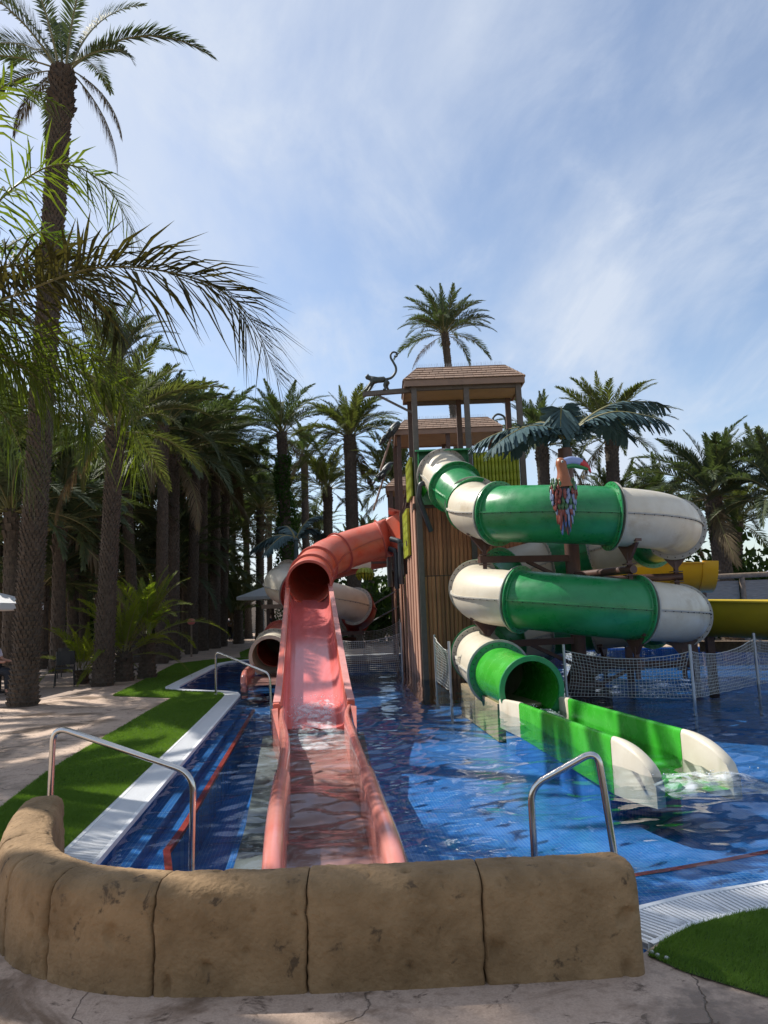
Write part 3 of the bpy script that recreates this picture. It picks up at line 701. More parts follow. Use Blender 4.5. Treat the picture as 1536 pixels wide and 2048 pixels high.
for k in range(len(bounds) - 1):
    a0, a1 = bounds[k], bounds[k + 1]; c = k % 2 == 0
    tube_section(green, [gpos(a0 + (a1 - a0) * i / 14) for i in range(15)], gr, M_['cream'] if c else M_['green'], M_['creamflange'] if c else M_['green'])
ex = spline([tuple(gpos(892)), tuple(gpos(902)), (1.86, 14.7, .50), (2.03, 13.5, .36), (2.235, 12.05, .27)], 10)
Lx = arc_split(ex)[-1]
tube_section(green, cut(ex, 0, Lx * .53), gr - .03, M_['cream'], M_['creamflange'])
mouth = tube_section(green, cut(ex, Lx * .53, Lx), gr - .07, M_['brightgreen'], M_['green'], f1=False, seam=False)
p, t, sd, u = ring_frame(ex, len(ex) - 1)
b = MB(); vs = []
for rr, off in ((gr - .095, -.03), (gr - .09, .012), (gr - .01, .012), (gr - .005, -.02), (gr - .07, -.07)):
    for k in range(NSEG):
        a = 2 * math.pi * k / NSEG; vs.append(p + t * off + (sd * math.cos(a) + u * math.sin(a)) * rr)
b.add(vs, [(j * NSEG + k, j * NSEG + (k + 1) % NSEG, (j + 1) * NSEG + (k + 1) % NSEG, (j + 1) * NSEG + k) for j in range(4) for k in range(NSEG)])
b.build('mouth_rim', M_['green'], mouth, 40)
# start box on the tower front
b = MB(); b.box((1.46, 17.60, 4.72), (1.22, .05, 1.34)); b.build('start_plate', M_['green'], green)
b = MB(); b.add([(.80, 17.62, 5.40), (2.12, 17.62, 5.40), (2.12, 17.30, 5.33), (.80, 17.30, 5.33), (.80, 17.62, 5.36), (2.12, 17.62, 5.36), (2.12, 17.30, 5.29), (.80, 17.30, 5.29)], [(0, 1, 2, 3)[::-1], (4, 5, 6, 7), (3, 2, 6, 7), (0, 3, 7, 4), (1, 5, 6, 2)]); b.build('start_hood', M_['green'], green)
for x in (.87, 2.05):
    b = MB(); b.add([(x, 17.60, 5.36), (x, 17.34, 5.30), (x, 17.45, 4.1), (x, 17.60, 4.05)], [(0, 1, 2, 3)]); b.box((x, 17.5, 4.72), (.02, .16, 1.2)); b.build('start_cheek', M_['green'], green)
for (a0, z0) in ((.98, 5.15), (.95, 4.62)):
    b = MB(); b.add([(a0 - .12, 17.58, z0), (a0 + .2, 17.58, z0 - .25), (a0 + .12, 17.2, z0 - .22), (a0 - .02, 17.58, z0 - .4)], [(0, 1, 2), (0, 2, 3)]); b.build('rib', M_['brightgreen'], green)
# open exit channel in the pool
def fin_wall(root, pts, m, name, ha=.28, hb=.28, th=.085, fin=False):
    """upright channel side: rounded top, from below the water to h0"""
    prof = [(-th / 2, -.31), (th / 2, -.31), (th / 2, .82), (th * .3, .97), (0, 1.), (-th * .3, .97), (-th / 2, .82)]
    b = MB(); path = [V((x, y, 0)) for x, y in pts]; n = len(path); k = len(prof); vs = []
    for i, p in enumerate(path):
        t = (path[min(i + 1, n - 1)] - path[max(i - 1, 0)]).normalized(); sdv = V((t.y, -t.x, 0)); f = i / (n - 1)
        drop = (1 - math.sqrt(max(0, 1 - f ** 1.7))) if fin else 0
        for a, z in prof:
            zz = z if z < 0 else z * (ha + (hb - ha) * f) * (1 - drop) - .12 * drop
            w = 1 + (.7 * math.sin(min(1, f * 1.6) * math.pi / 2) if fin else 0) * (1 - .75 * f ** 4)
            vs.append(p + sdv * a * w + V((0, 0, zz)))
    fs = [(i * k + j, i * k + (j + 1) % k, (i + 1) * k + (j + 1) % k, (i + 1) * k + j) for i in range(n - 1) for j in range(k)]
    fs += [tuple(range(k - 1, -1, -1)), tuple((n - 1) * k + j for j in range(k))]
    b.add(vs, fs); return b.build(name, m, root, 50)
def lerp2(a, c, n): return [(a[0] + (c[0] - a[0]) * i / n, a[1] + (c[1] - a[1]) * i / n) for i in range(n + 1)]
CL0, CL1, CL2, CL3 = (1.76, 12.15), (1.91, 11.2), (2.24, 7.78), (2.47, 7.2)
CR0, CR1, CR2, CR3 = (2.70, 12.1), (2.70, 11.5), (3.05, 8.05), (3.28, 7.42)
for a, c, d, e in ((CL0, CL1, CL2, CL3), (CR0, CR1, CR2, CR3)):
    fin_wall(green, lerp2(a, c, 3), M_['cream'], 'channel_side', .14, .19); fin_wall(green, lerp2(c, d, 8), M_['brightgreen'], 'channel_side', .18, .255); fin_wall(green, lerp2(d, e, 12), M_['cream'], 'channel_end', .255, .255, fin=True)
b = MB(); b.add([(1.76, 12.2, -.16), (2.70, 12.2, -.16), (3.05, 8.0, -.18), (2.25, 7.8, -.18), (2.47, 7.25, -.22), (3.26, 7.45, -.22)], [(0, 3, 2, 1), (3, 4, 5, 2)]); b.build('channel_bed', M_['brightgreen'], green)
b = MB(); b.add([(1.46, 15.9, -.6), (1.74, 12.6, -.6), (2.6, 12.6, -.6), (2.45, 15.9, -.6), (1.47, 15.9, .03), (1.75, 12.6, .0), (2.58, 12.6, -.01), (2.43, 15.9, .02)], [(4, 5, 6, 7)[::-1], (0, 1, 5, 4), (1, 2, 6, 5), (2, 3, 7, 6), (3, 0, 4, 7)]); b.build('concrete_base', M_['tanbase'], green)
b = MB(); b.add([(1.78, 12.0, -.62), (2.22, 8.0, -.62), (2.98, 8.1, -.62), (2.68, 12.0, -.62), (1.78, 12.0, -.30), (2.22, 8.0, -.32), (2.98, 8.1, -.32), (2.68, 12.0, -.30)], [(4, 5, 6, 7)[::-1], (0, 1, 5, 4), (1, 2, 6, 5), (2, 3, 7, 6), (3, 0, 4, 7)]); b.build('submerged_base', M_['tile'], green)

# steel column and arms carrying the spiral
sup = thing('support_frame', 'brown steel column with radial arms under the green spiral', 'support frame', (GC.x, GC.y, 0))
b = MB(); b.lathe([(.0, -.6), (.15, -.6), (.15, 4.85), (0, 4.85)], 20, (GC.x, GC.y, 0)); b.build('column', M_['brownsteel'], sup, 40)
b = MB(); b.box((GC.x, GC.y, -.03), (.75, .75, .09)); b.box((GC.x, GC.y, -.35), (.95, .95, .5)); b.build('base_plate', M_['brownsteel'], sup)
for k in range(4):
    a = R(45 + 90 * k); b = MB(); c, s = math.cos(a), math.sin(a); o = V((GC.x, GC.y, 0)); w = V((-s, c, 0)) * .012
    q = [o + V((c * .15, s * .15, .015)), o + V((c * .36, s * .36, .015)), o + V((c * .15, s * .15, .42))]
    b.add([x + w for x in q] + [x - w for x in q], [(0, 1, 2), (5, 4, 3), (0, 3, 4, 1), (1, 4, 5, 2), (2, 5, 3, 0)]); b.build('gusset', M_['brownsteel'], sup)
def arm(a, square, drop=.42, over=.0):
    z = gz(a) - gr - drop; c, s = math.cos(R(a)), math.sin(R(a)); o = V((GC.x, GC.y, z)); e = o + V((c, s, 0)) * (GR + .12 + over)
    b = MB()
    if square: b.bar(o + V((c, s, 0)) * .12, e, .13, .13)
    else: b.tube([o + V((c, s, 0)) * .12, e], .075, 12)
    A = b.build('arm', M_['brownsteel'], sup, 40)
    b = MB(); b.bar(o + V((c * .1, s * .1, -.5)), o + V((c, s, 0)) * 1.05 + V((0, 0, -.05)), .07, .07); b.build('brace', M_['brownsteel'], A)
    h = V((GC.x + c * GR, GC.y + s * GR, 0)); top = gz(a) - gr
    b = MB(); b.bar(h + V((0, 0, z - .28)), h + V((0, 0, top - .12)), .075, .075); b.box(h + V((0, 0, z - .1)), (.2, .2, .02)); b.box(h + V((0, 0, z + .1)), (.2, .2, .02))
    tg = V((-s, c, 0)); rd = V((c, s, 0))
    b.add([h + tg * .03 + V((0, 0, top - .3)), h + tg * .03 + rd * .30 + V((0, 0, top + .05)), h + tg * .03 - rd * .30 + V((0, 0, top + .05)), h - tg * .03 + V((0, 0, top - .3)), h - tg * .03 + rd * .30 + V((0, 0, top + .05)), h - tg * .03 - rd * .30 + V((0, 0, top + .05))], [(0, 1, 2), (5, 4, 3), (0, 3, 4, 1), (1, 4, 5, 2), (2, 5, 3, 0)])
    b.bar(h + rd * .34 + V((0, 0, top + .10)), h - rd * .34 + V((0, 0, top + .10)), .12, .05)
    b.build('hanger', M_['brownsteel'], A)
for a, sq in ((197, True), (286, False), (344, False), (60, True), (556, True), (646, False), (705, False), (420 + 360, True)): arm(a, sq)

# --- coral red slide: hopper, tube, steep open trough, exit channel
red = thing('coral_slide', 'faded coral red slide with short tube and long open trough', 'water slide', (-1.5, 14, 0))
rpath = spline([(-.12, 22.0, 3.68), (-.7, 21.9, 3.52), (-1.25, 21.62, 3.33), (-1.72, 21.1, 3.08), (-1.93, 20.35, 2.78), (-1.96, 19.5, 2.54), (-1.93, 18.62, 2.34)], 10)
Lr = arc_split(rpath)[-1]; rr_ = .545
for s0, s1, f in ((0, .30, 1), (.30, .57, 1), (.57, .80, 1), (.80, 1.0, 0)):
    tube_section(red, cut(rpath, Lr * s0, Lr * s1), rr_, M_['red'], M_['redflange'], f1=bool(f), bolts=False, fw=.06)
p, t, sd, u = ring_frame(rpath, len(rpath) - 1); b = MB(); vs = []
for rr, off in ((rr_ - .03, -.04), (rr_ - .028, .02), (rr_ + .035, .02), (rr_ + .04, -.06)):
    for k in range(NSEG): a = R(-14) + R(208) * k / (NSEG - 1); vs.append(p + t * off + (sd * math.cos(a) + u * math.sin(a)) * rr)
b.add(vs, [(j * NSEG + k, j * NSEG + k + 1, (j + 1) * NSEG + k + 1, (j + 1) * NSEG + k) for j in range(3) for k in range(NSEG - 1)]); b.build('mouth_rim', M_['redflange'], red, 40)
# hopper: square at the wall, round at the tube
b = MB(); vs = []; steps = 6; p0, t0, s0_, u0_ = ring_frame(rpath, 0)
for i in range(steps + 1):
    f = i / steps
    for k in range(NSEG):
        a = 2 * math.pi * k / NSEG; c, s = math.cos(a), math.sin(a); q = max(abs(c), abs(s))
        sq = V((.44, 22.0 - c / q * .60, 3.80 + s / q * .62)); rd = p0 + s0_ * rr_ * c + u0_ * rr_ * s
        vs.append(sq.lerp(rd, f ** .7))
b.add(vs, [(i * NSEG + k, i * NSEG + (k + 1) % NSEG, (i + 1) * NSEG + (k + 1) % NSEG, (i + 1) * NSEG + k) for i in range(steps) for k in range(NSEG)]); b.build('hopper', M_['red'], red, 40)
b = MB(); b.box((.30, 22.0, 4.46), (.34, 1.36, .05), Matrix.Rotation(R(18), 3, 'Y')); b.build('hopper_hood', M_['red'], red)
# trough
def tz(y):
    lin = 1.83 + (y - 18.62) * .268
    k = .16; fl = -.115
    return fl + k * math.log(1 + math.exp((lin - fl) / k))
def tx(y): return -1.93 + (18.62 - y) * .1075
ty = [18.95 - i * .2 for i in range(43)] ; ty = [y for y in ty if y > 10.75]
tp = [V((tx(y), y, tz(y))) for y in ty]
b = MB(); b.sweep(tp, [(-.475, .20), (-.455, .11), (-.40, .035), (-.30, .005), (0, 0), (.30, .005), (.40, .035), (.455, .11), (.475, .20), (.50, .17), (.44, -.02), (.30, -.05), (-.30, -.05), (-.44, -.02), (-.50, .17)]); b.build('trough_bed', M_['pinkfloor'], red, 40)
def wh(i): 
    y = ty[i]; return 1.0
for sgn in (-1, 1):
    b = MB(); vs = []; prof = [(.470, .15), (.475, .36), (.50, .385), (.565, .385), (.585, .365), (.585, .30), (.56, .30), (.53, .33), (.51, .10)]
    if sgn < 0: prof = [(-a, z) for a, z in prof][::-1]
    b.sweep(tp, prof); b.build('trough_side', M_['red'], red, 30)
    for (i0, i1) in ((0, 13), (13, 26), (26, len(tp) - 1)):
        b = MB(); b.sweep([q + V((sgn * .535, 0, .393)) for q in tp[i0:i1 + 1]], [(-.055, -.006), (.055, -.006), (.05, .01), (-.05, .01)]); b.build('rim', M_['pinkrim'], red, 30)
# exit channel rails, kink first
railL = spline([(-1.57, 11.0, .24), (-1.48, 10.3, .185), (-1.20, 8.6, .185), (-.98, 6.75, .185)], 8)
railR = spline([(-.60, 11.0, .24), (-.595, 10.3, .185), (-.43, 8.6, .185), (-.235, 6.75, .185)], 8)
endL = spline([(-.98, 6.78, .19), (-.865, 5.7, .185), (-.765, 4.9, .15), (-.71, 4.45, .03), (-.70, 4.3, -.12)], 8)
endR = spline([(-.235, 6.78, .19), (-.125, 5.7, .185), (-.03, 4.9, .15), (.02, 4.45, .03), (.03, 4.3, -.12)], 8)
def dprof(w, h=.5): return [(-w, -h), (w, -h), (w, -.03), (w * .86, .025), (w * .5, .055), (0, .065), (-w * .5, .055), (-w * .86, .025), (-w, -.03)]
for nm, q, w in (('exit_rail', railL, .052), ('exit_rail', railR, .052), ('exit_end', endL, .072), ('exit_end', endR, .072)):
    b = MB(); k = len(q); b.sweep(q, dprof(w), scale=[.72 + .28 * min(1, i / 14) for i in range(k)] if nm == 'exit_rail' else None); b.build(nm, M_['coral'], red, 50)
b = MB(); b.add([(-1.50, 11.4, -.13), (-.62, 11.4, -.13), (-.40, 8.6, -.13), (0.0, 4.35, -.13), (-.72, 4.35, -.13), (-1.2, 8.6, -.13)], [(0, 5, 2, 1), (5, 4, 3, 2)]); b.build('channel_bed', M_['coralbed'], red)
b = MB(); top = [(-1.95, 11.6), (-1.30, 6.75), (-1.03, 4.2), (.22, 4.2), (.06, 6.0), (-.20, 8.2), (-.43, 11.6)]
vs = [(x, y, -.215) for x, y in top] + [(x, y, -.62) for x, y in top]; k = len(top)
b.add(vs, [tuple(range(k))] + [(i, (i + 1) % k, k + (i + 1) % k, k + i) for i in range(k)]); b.build('submerged_base', M_['greybase'], red)
# outer skirts where the wide trough tapers into the slim rails
for xo, xi, xe in ((-1.69, -1.60, -1.335), (-.49, -.57, -.42)):
    b = MB(); b.add([(xo, 10.78, .275), (xi, 10.78, .285), (xe, 9.1, .10), (xo, 10.78, -.3), (xe, 9.1, -.3)], [(0, 1, 2), (0, 2, 4, 3), (1, 0, 3)]); b.build('skirt', M_['coral'], red)
# legs under the high end
for y in (18.2, 15.6):
    b = MB(); b.bar((tx(y), y, -.6), (tx(y), y, tz(y) - .04), .12, .12); b.build('leg', M_['brownsteel'], red)
b = MB(); b.bar((-1.9, 21.0, -.6), (-1.9, 21.0, 2.4), .14, .14); b.build('leg', M_['brownsteel'], red)

# --- cream and dark red spiral behind
wred = thing('spiral_tube_slide', 'smaller cream and dark red spiral tube slide behind the coral slide', 'water slide', (-2.2, 24.6, 0))
WC, WR, wr = V((-2.2, 24.6, 0)), 1.3, .52
wz = curve1d([(60, 3.35), (90, 3.15), (180, 2.62), (270, 2.12), (360, 1.62), (450, 1.15), (540, .80), (570, .7)])
def wpos(a): return V((WC.x + WR * math.cos(R(a)), WC.y + WR * math.sin(R(a)), wz(a)))
st = spline([(.1, 25.95, 3.62), (-.9, 25.95, 3.45), tuple(wpos(90)), tuple(wpos(105))], 8)[:25]
tube_section(wred, cut(st, 0, arc_split(st)[-1]), wr, M_['red'], M_['redflange'], bolts=False)
wb = [90, 145, 236, 264, 335, 395, 450, 505, 540]
for k in range(len(wb) - 1):
    c = k % 2 == 1; a0, a1 = wb[k], wb[k + 1]
    tube_section(wred, [wpos(a0 + (a1 - a0) * i / 12) for i in range(13)], wr, M_['cream'] if c else M_['darkred'], M_['creamflange'] if c else M_['darkred'])
ex2 = spline([tuple(wpos(540)), (-3.5, 23.8, .68), (-3.45, 22.8, .56), (-3.39, 21.45, .43)], 8); L2 = arc_split(ex2)[-1]
tube_section(wred, cut(ex2, 0, L2 * .6), wr, M_['red'], M_['redflange']); tube_section(wred, cut(ex2, L2 * .6, L2), wr + .02, M_['cream'], M_['creamflange'], f1=False, seam=False)
p, t, sd, u = ring_frame(ex2, len(ex2) - 1); b = MB(); vs = []
for rr, off in ((wr - .03, -.04), (wr - .03, .02), (wr + .07, .02), (wr + .07, -.05)):
    for k in range(NSEG): a = 2 * math.pi * k / NSEG; vs.append(p + t * off + (sd * math.cos(a) + u * math.sin(a)) * rr)
b.add(vs, [(j * NSEG + k, j * NSEG + (k + 1) % NSEG, (j + 1) * NSEG + (k + 1) % NSEG, (j + 1) * NSEG + k) for j in range(3) for k in range(NSEG)]); b.build('mouth_rim', M_['cream'], wred, 40)
for x0, x1 in ((-3.88, -3.62), (-2.88, -2.55)):
    b = MB(); b.sweep(spline([(x0, 21.4, .16), (x0 * .6 + x1 * .4, 20.0, .16), (x1 * .9 + x0 * .1, 19.0, .12), (x1, 18.7, -.1)], 5), dprof(.08)); b.build('exit_rail', M_['coral'], wred, 50)
b = MB(); b.add([(-3.85, 21.5, -.13), (-3.62, 18.8, -.13), (-2.58, 18.8, -.13), (-2.9, 21.5, -.13)], [(0, 1, 2, 3)]); b.build('channel_bed', M_['coralbed'], wred)
b = MB(); b.lathe([(0, -.6), (.13, -.6), (.13, 3.95), (0, 3.95)], 16, (WC.x, WC.y, 0)); b.build('column', M_['brownsteel'], wred, 40)
for a in (0, 120, 230, 400, 520):
    z = wz(a if a > 60 else a + 360) - wr - .2; c, s = math.cos(R(a)), math.sin(R(a)); b = MB(); b.bar((WC.x, WC.y, z), (WC.x + c * 1.4, WC.y + s * 1.4, z), .11, .11); b.bar((WC.x + c * WR, WC.y + s * WR, z - .05), (WC.x + c * WR, WC.y + s * WR, z + .28), .09, .09); b.build('arm', M_['brownsteel'], wred)
b = MB(); b.box((-1.45, 25.0, .02), (3.4, 3.0, .10)); b.build('plinth', M_['brownsteel'], wred)

# --- yellow flume at the right edge
yel = thing('yellow_flume', 'yellow open flume slide behind the green spiral at right', 'water slide', (8, 17.5, 0))
def halfpipe(root, path, r, m, name, a0=-10, a1=190, rim=None):
    n = 18; prof = []
    for k in range(n + 1):
        a = R(a0 + (a1 - a0) * k / n); prof.append((r * math.cos(a), -r * math.sin(a)))
    inner = [(x * (1 - .03 / r), z * (1 - .03 / r)) for x, z in prof][::-1]
    lip0 = [(prof[-1][0] - .09, prof[-1][1]), (prof[-1][0] - .09, prof[-1][1] + .03)]; lip1 = [(prof[0][0] + .09, prof[0][1] + .03), (prof[0][0] + .09, prof[0][1])]
    b = MB(); b.sweep(path, prof + lip0 + inner + lip1); return b.build(name, m, root, 40)
lower = spline([(5.4, 18.4, 1.84), (6.6, 17.5, 1.78), (8.3, 16.1, 1.68), (9.9, 14.2, 1.56), (10.6, 12.0, 1.45)], 8)
halfpipe(yel, lower, 1.0, M_['yellowdull'], 'flume_section', 12, 168)
upper = spline([(4.4, 20.7, 2.72), (6.0, 20.3, 2.66), (7.4, 20.05, 2.6), (8.3, 19.9, 2.56)], 8)
halfpipe(yel, upper, .78, M_['yellow'], 'flume_section', 5, 175)
b = MB(); prof = [(.80 * math.cos(R(a)), -.80 * math.sin(R(a))) for a in range(0, 181, 10)] + [(.68 * math.cos(R(a)), -.68 * math.sin(R(a))) for a in range(180, -1, -10)]
b.sweep([V((8.25, 19.91, 2.56)), V((8.62, 19.85, 2.54))], prof); b.build('flume_lip', M_['yellow'], yel, 40)
for (x, y, z) in ((7.2, 17.0, .8), (9.6, 14.7, .65), (6.6, 20.9, 1.75), (8.2, 20.4, 1.7)):
    b = MB(); b.bar((x, y, -.6), (x, y, z + .05), .16, .16); b.bar((x - .45, y, z), (x + .45, y, z), .12, .12); b.build('leg', M_['brownsteel'], yel)
b = MB(); b.box((8.6, 17.6, .45), (2.6, .25, .25), Matrix.Rotation(R(-38), 3, 'Z')); b.build('beam', M_['fencewood'], yel)

# ------------------------------------------------------------------ play tower
tower = thing('play_tower', 'tall timber clad play tower with tiled hip roofs', 'tower', (2.1, 18.0, 0))
def post(x, y, z0, z1, m='greypost', w=.13):
    b = MB(); b.box((x, y, (z0 + z1) / 2), (w, w, z1 - z0)); return b.build('post', M_[m], tower)
tile_m = {}
def hip_roof(x0, x1, y0, y1, z, rise, ix, iy, courses=5, tw=.235):
    """fascia, soffit, four slopes covered course by course with single tiles"""
    rf = MB()
    A = [V((x0, y0, z)), V((x1, y0, z)), V((x1, y1, z)), V((x0, y1, z))]
    B = [V((x0 + ix, y0 + iy, z + rise)), V((x1 - ix, y0 + iy, z + rise)), V((x1 - ix, y1 - iy, z + rise)), V((x0 + ix, y1 - iy, z + rise))]
    rf.add([p + V((0, 0, -.015)) for p in A + B], [(0, 1, 5, 4), (1, 2, 6, 5), (2, 3, 7, 6), (3, 0, 4, 7), (4, 5, 6, 7)])
    roof = rf.build('roof', M_['roof'], tower)
    b = MB(); b.box(((x0 + x1) / 2, (y0 + y1) / 2, z - .10), (x1 - x0 - .08, y1 - y0 - .08, .02)); b.build('soffit', M_['soffit'], roof)
    for c, s in ((((x0 + x1) / 2, y0 + .02, z - .075), (x1 - x0, .04, .15)), (((x0 + x1) / 2, y1 - .02, z - .075), (x1 - x0, .04, .15)), ((x0 + .02, (y0 + y1) / 2, z - .075), (.04, y1 - y0 - .08, .15)), ((x1 - .02, (y0 + y1) / 2, z - .075), (.04, y1 - y0 - .08, .15))):
        b = MB(); b.box(c, s); b.build('fascia', M_['fascia'], roof)
    for k in range(4):
        a0, a1, b1, b0 = A[k], A[(k + 1) % 4], B[(k + 1) % 4], B[k]
        ex = (a1 - a0).normalized(); mid0 = (a0 + a1) / 2; up_ = ((b0 + b1) / 2 - mid0); H = up_.length; eu = up_.normalized(); en = ex.cross(eu)
        rot = Matrix((ex, eu, en)).transposed()
        tilt = rot @ Matrix.Rotation(R(-7), 3, 'X')
        ch = H / courses
        for c in range(courses):
            f = (c + .5) / courses; L0 = (a1 - a0).length; L1 = (b1 - b0).length; W = L0 + (L1 - L0) * f
            nt_ = max(1, round(W / tw)); wid = W / nt_
            key = (round(wid, 2), round(ch, 2))
            if key not in tile_m:
                t_ = MB(); t_.box((0, 0, 0), (wid - .008, ch * 1.18, .022)); tile_m[key] = t_.mesh('tile', M_['roof'])
            for i in range(nt_):
                pos = mid0 + eu * (H * f) + ex * (-W / 2 + wid * (i + .5)) + en * .02
                o = link('tile', tile_m[key], roof, pos - wloc(roof)); o.rotation_euler = tilt.to_euler()
    rb = MB(); rb.tube([B[0] + V((0, 0, .01)), B[1] + V((0, 0, .01))], .035, 8); rb.tube([B[3] + V((0, 0, .01)), B[2] + V((0, 0, .01))], .035, 8)
    for k in range(4): rb.tube([A[k] + V((0, 0, .01)), B[k] + V((0, 0, .01))], .03, 8)
    rb.build('ridge_cap', M_['roof'], roof)
    sp = MB()
    for k in range(int((x1 - x0 - 2 * ix) / .05)):
        x = x0 + ix + k * .05
        for j in (-1, 0, 1): sp.bar((x, y0 + iy, z + rise), (x + random.uniform(-.03, .03), y0 + iy + j * .05, z + rise + .13), .0022, .0022)
    o = sp.build('bird_spikes', M_['galv'], roof); o['kind'] = 'stuff'
    return roof
hip_roof(.60, 3.54, 17.56, 19.24, 7.12, .47, .36, .62)
hip_roof(.42, 3.82, 22.9, 24.9, 7.19, .45, .36, .62)
hip_roof(.12, 2.6, 26.8, 28.4, 6.05, .42, .36, .6)
for x, y, mm in ((.84, 17.72, 'greypost'), (2.12, 17.75, 'greypost'), (3.40, 17.75, 'greypost'), (.78, 19.1, 'brownpost'), (2.06, 19.1, 'brownpost'), (3.36, 19.1, 'brownpost')): post(x, y, -.6, 7.02, mm)
for x, y in ((.55, 23.05), (2.1, 23.05), (3.66, 23.05), (.45, 24.7), (2.1, 24.7), (3.66, 24.7)): post(x, y, -.6, 7.09, 'brownpost')
for x, y in ((.28, 26.95), (2.4, 26.95), (.22, 28.2), (2.4, 28.2)): post(x, y, -.6, 5.95, 'brownpost')
for x, y, z in ((.70, 20.6, 5.4), (.64, 21.45, 4.9)): post(x, y, -.6, z, 'brownpost')
for z0, x0, y0, x1, y1 in ((6.95, .74, 17.75, 3.4, 17.75), (6.95, .74, 19.1, 3.4, 19.1)): 
    b = MB(); b.bar((x0, y0, z0), (x1, y1, z0), .09, .09); b.build('beam', M_['greypost'], tower)
# decks
for x0, x1, y0, y1, z in ((.7, 3.45, 17.7, 19.2, 4.05), (.55, 3.7, 19.2, 23.0, 3.3), (.4, 3.7, 23.0, 24.8, 3.2), (.2, 2.5, 24.8, 28.3, 3.0)):
    b = MB(); b.box(((x0 + x1) / 2, (y0 + y1) / 2, z), (x1 - x0, y1 - y0, .12)); b.build('platform', M_['brownpost'], tower)
# front cladding: two tiers of planks on a dark backing
b = MB(); b.box((2.12, 17.80, 1.72), (2.52, .03, 4.6)); b.build('backing', M_['brownpost'], tower)
pm = MB(); w = .1
pm.add([(-.046, .02, 0), (-.046, -.004, 0), (-.028, -.018, 0), (.028, -.018, 0), (.046, -.004, 0), (.046, .02, 0)] + [(x, y, 2.3) for x, y in ((-.046, .02), (-.046, -.004), (-.028, -.018), (.028, -.018), (.046, -.004), (.046, .02))], [(i, i + 1, i + 7, i + 6) for i in range(5)] + [(11, 10, 9, 8, 7, 6), (0, 1, 2, 3, 4, 5)])
pmesh = pm.mesh('plank', M_['plank'])
npl = 25
for row, (z, hh) in enumerate(((-.60, 2.95), (2.375, 1.63))):
    for i in range(npl):
        o = link('plank', pmesh, tower, V((.92 + i * .1 + random.uniform(-.003, .003), 17.775 + random.uniform(-.006, .006), z)) - wloc(tower)); o.scale = (1, 1, hh / 2.3)
        o.rotation_euler = (0, R(random.uniform(-.15, .15)), 0)
b = MB(); b.box((3.48, 18.45, 1.75), (.05, 1.3, 4.5)); b.build('side_panel', M_['sidepanel'], tower)
# bamboo fronts: poles with nodes
def bamboo(x0, x1, y, z0, z1, n, ry=None):
    """a row of bamboo poles between two plan points (x0,y)-(x1,ry or y)"""
    pole = MB(); H = z1 - z0; r = .5 * math.hypot(x1 - x0, (ry if ry is not None else y) - y) / n
    prof = [(0, 0)]
    z = 0
    while z < H - .02:
        seg = .2 + .1 * random.random(); z2 = min(H, z + seg); prof += [(r * .92, z + .004), (r * .9, (z + z2) / 2), (r * .92, z2 - .012), (r * 1.04, z2 - .006), (r * .86, z2 - .001)]; z = z2
    prof.append((0, H)); pole.lathe(prof, 8); me = pole.mesh('bamboo_pole', M_['bamboo'], 40)
    yy = ry if ry is not None else y
    for i in range(n):
        f = (i + .5) / n; o = link('bamboo_pole', me, tower, V((x0 + (x1 - x0) * f, y + (yy - y) * f, z0)) - wloc(tower)); o.rotation_euler = (0, 0, random.uniform(0, 6))
        o.scale = (1, 1, random.uniform(.97, 1.0))
    b = MB()
    if yy == y: b.box(((x0 + x1) / 2, y + r + .02, (z0 + z1) / 2), (x1 - x0, .02, H))
    else: b.box((x0 + r + .02, (y + yy) / 2, (z0 + z1) / 2), (.02, abs(yy - y), H))
    b.build('panel_backing', M_['bamboodark'], tower)
bamboo(2.20, 3.32, 17.72, 4.10, 5.31, 13)
bamboo(.70, .63, 17.84, 4.32, 5.28, 14, 19.02)
bamboo(.62, .54, 19.06, 2.97, 4.20, 14, 20.5)
bamboo(.57, .56, 22.5, .9, 2.6, 6, 23.0)
bamboo(.25, .2, 27.05, 3.3, 4.2, 10, 28.1)
# left flank: painted timber panels, tall at the front and lower behind
for y0, y1, z1, x in ((17.80, 18.42, 4.30, .735), (18.44, 19.04, 4.30, .695), (19.06, 19.80, 2.95, .655), (19.82, 20.5, 2.95, .61), (20.52, 21.5, 2.55, .56), (21.52, 22.5, 2.5, .50), (22.52, 24.6, 2.45, .42), (24.62, 27.0, 2.4, .28)):
    n = max(3, int((y1 - y0) / .11)); pb = MB()
    for i in range(n):     # rounded boards moulded into the panel
        ya, yb = y0 + (y1 - y0) * i / n, y0 + (y1 - y0) * (i + 1) / n
        pb.add([(x - .002, ya, -.6), (x - .02, ya + (yb - ya) * .3, -.6), (x - .02, ya + (yb - ya) * .7, -.6), (x - .002, yb, -.6), (x - .002, ya, z1), (x - .02, ya + (yb - ya) * .3, z1), (x - .02, ya + (yb - ya) * .7, z1), (x - .002, yb, z1)], [(0, 4, 5, 1), (1, 5, 6, 2), (2, 6, 7, 3)])
    pb.box((x + .012, (y0 + y1) / 2, (z1 - .6) / 2), (.025, y1 - y0, z1 + .6)); pb.build('side_panel', M_['sidepanel'], tower)
# railings between the towers
for z in (4.6, 5.0):
    b = MB(); b.bar((.66, 19.2, z), (.60, 22.9, z - .3), .05, .05); b.build('rail', M_['brownpost'], tower)
for z in (3.7, 4.1):
    b = MB(); b.bar((.50, 24.8, z), (.26, 26.9, z), .05, .05); b.build('rail', M_['greypost'], tower)
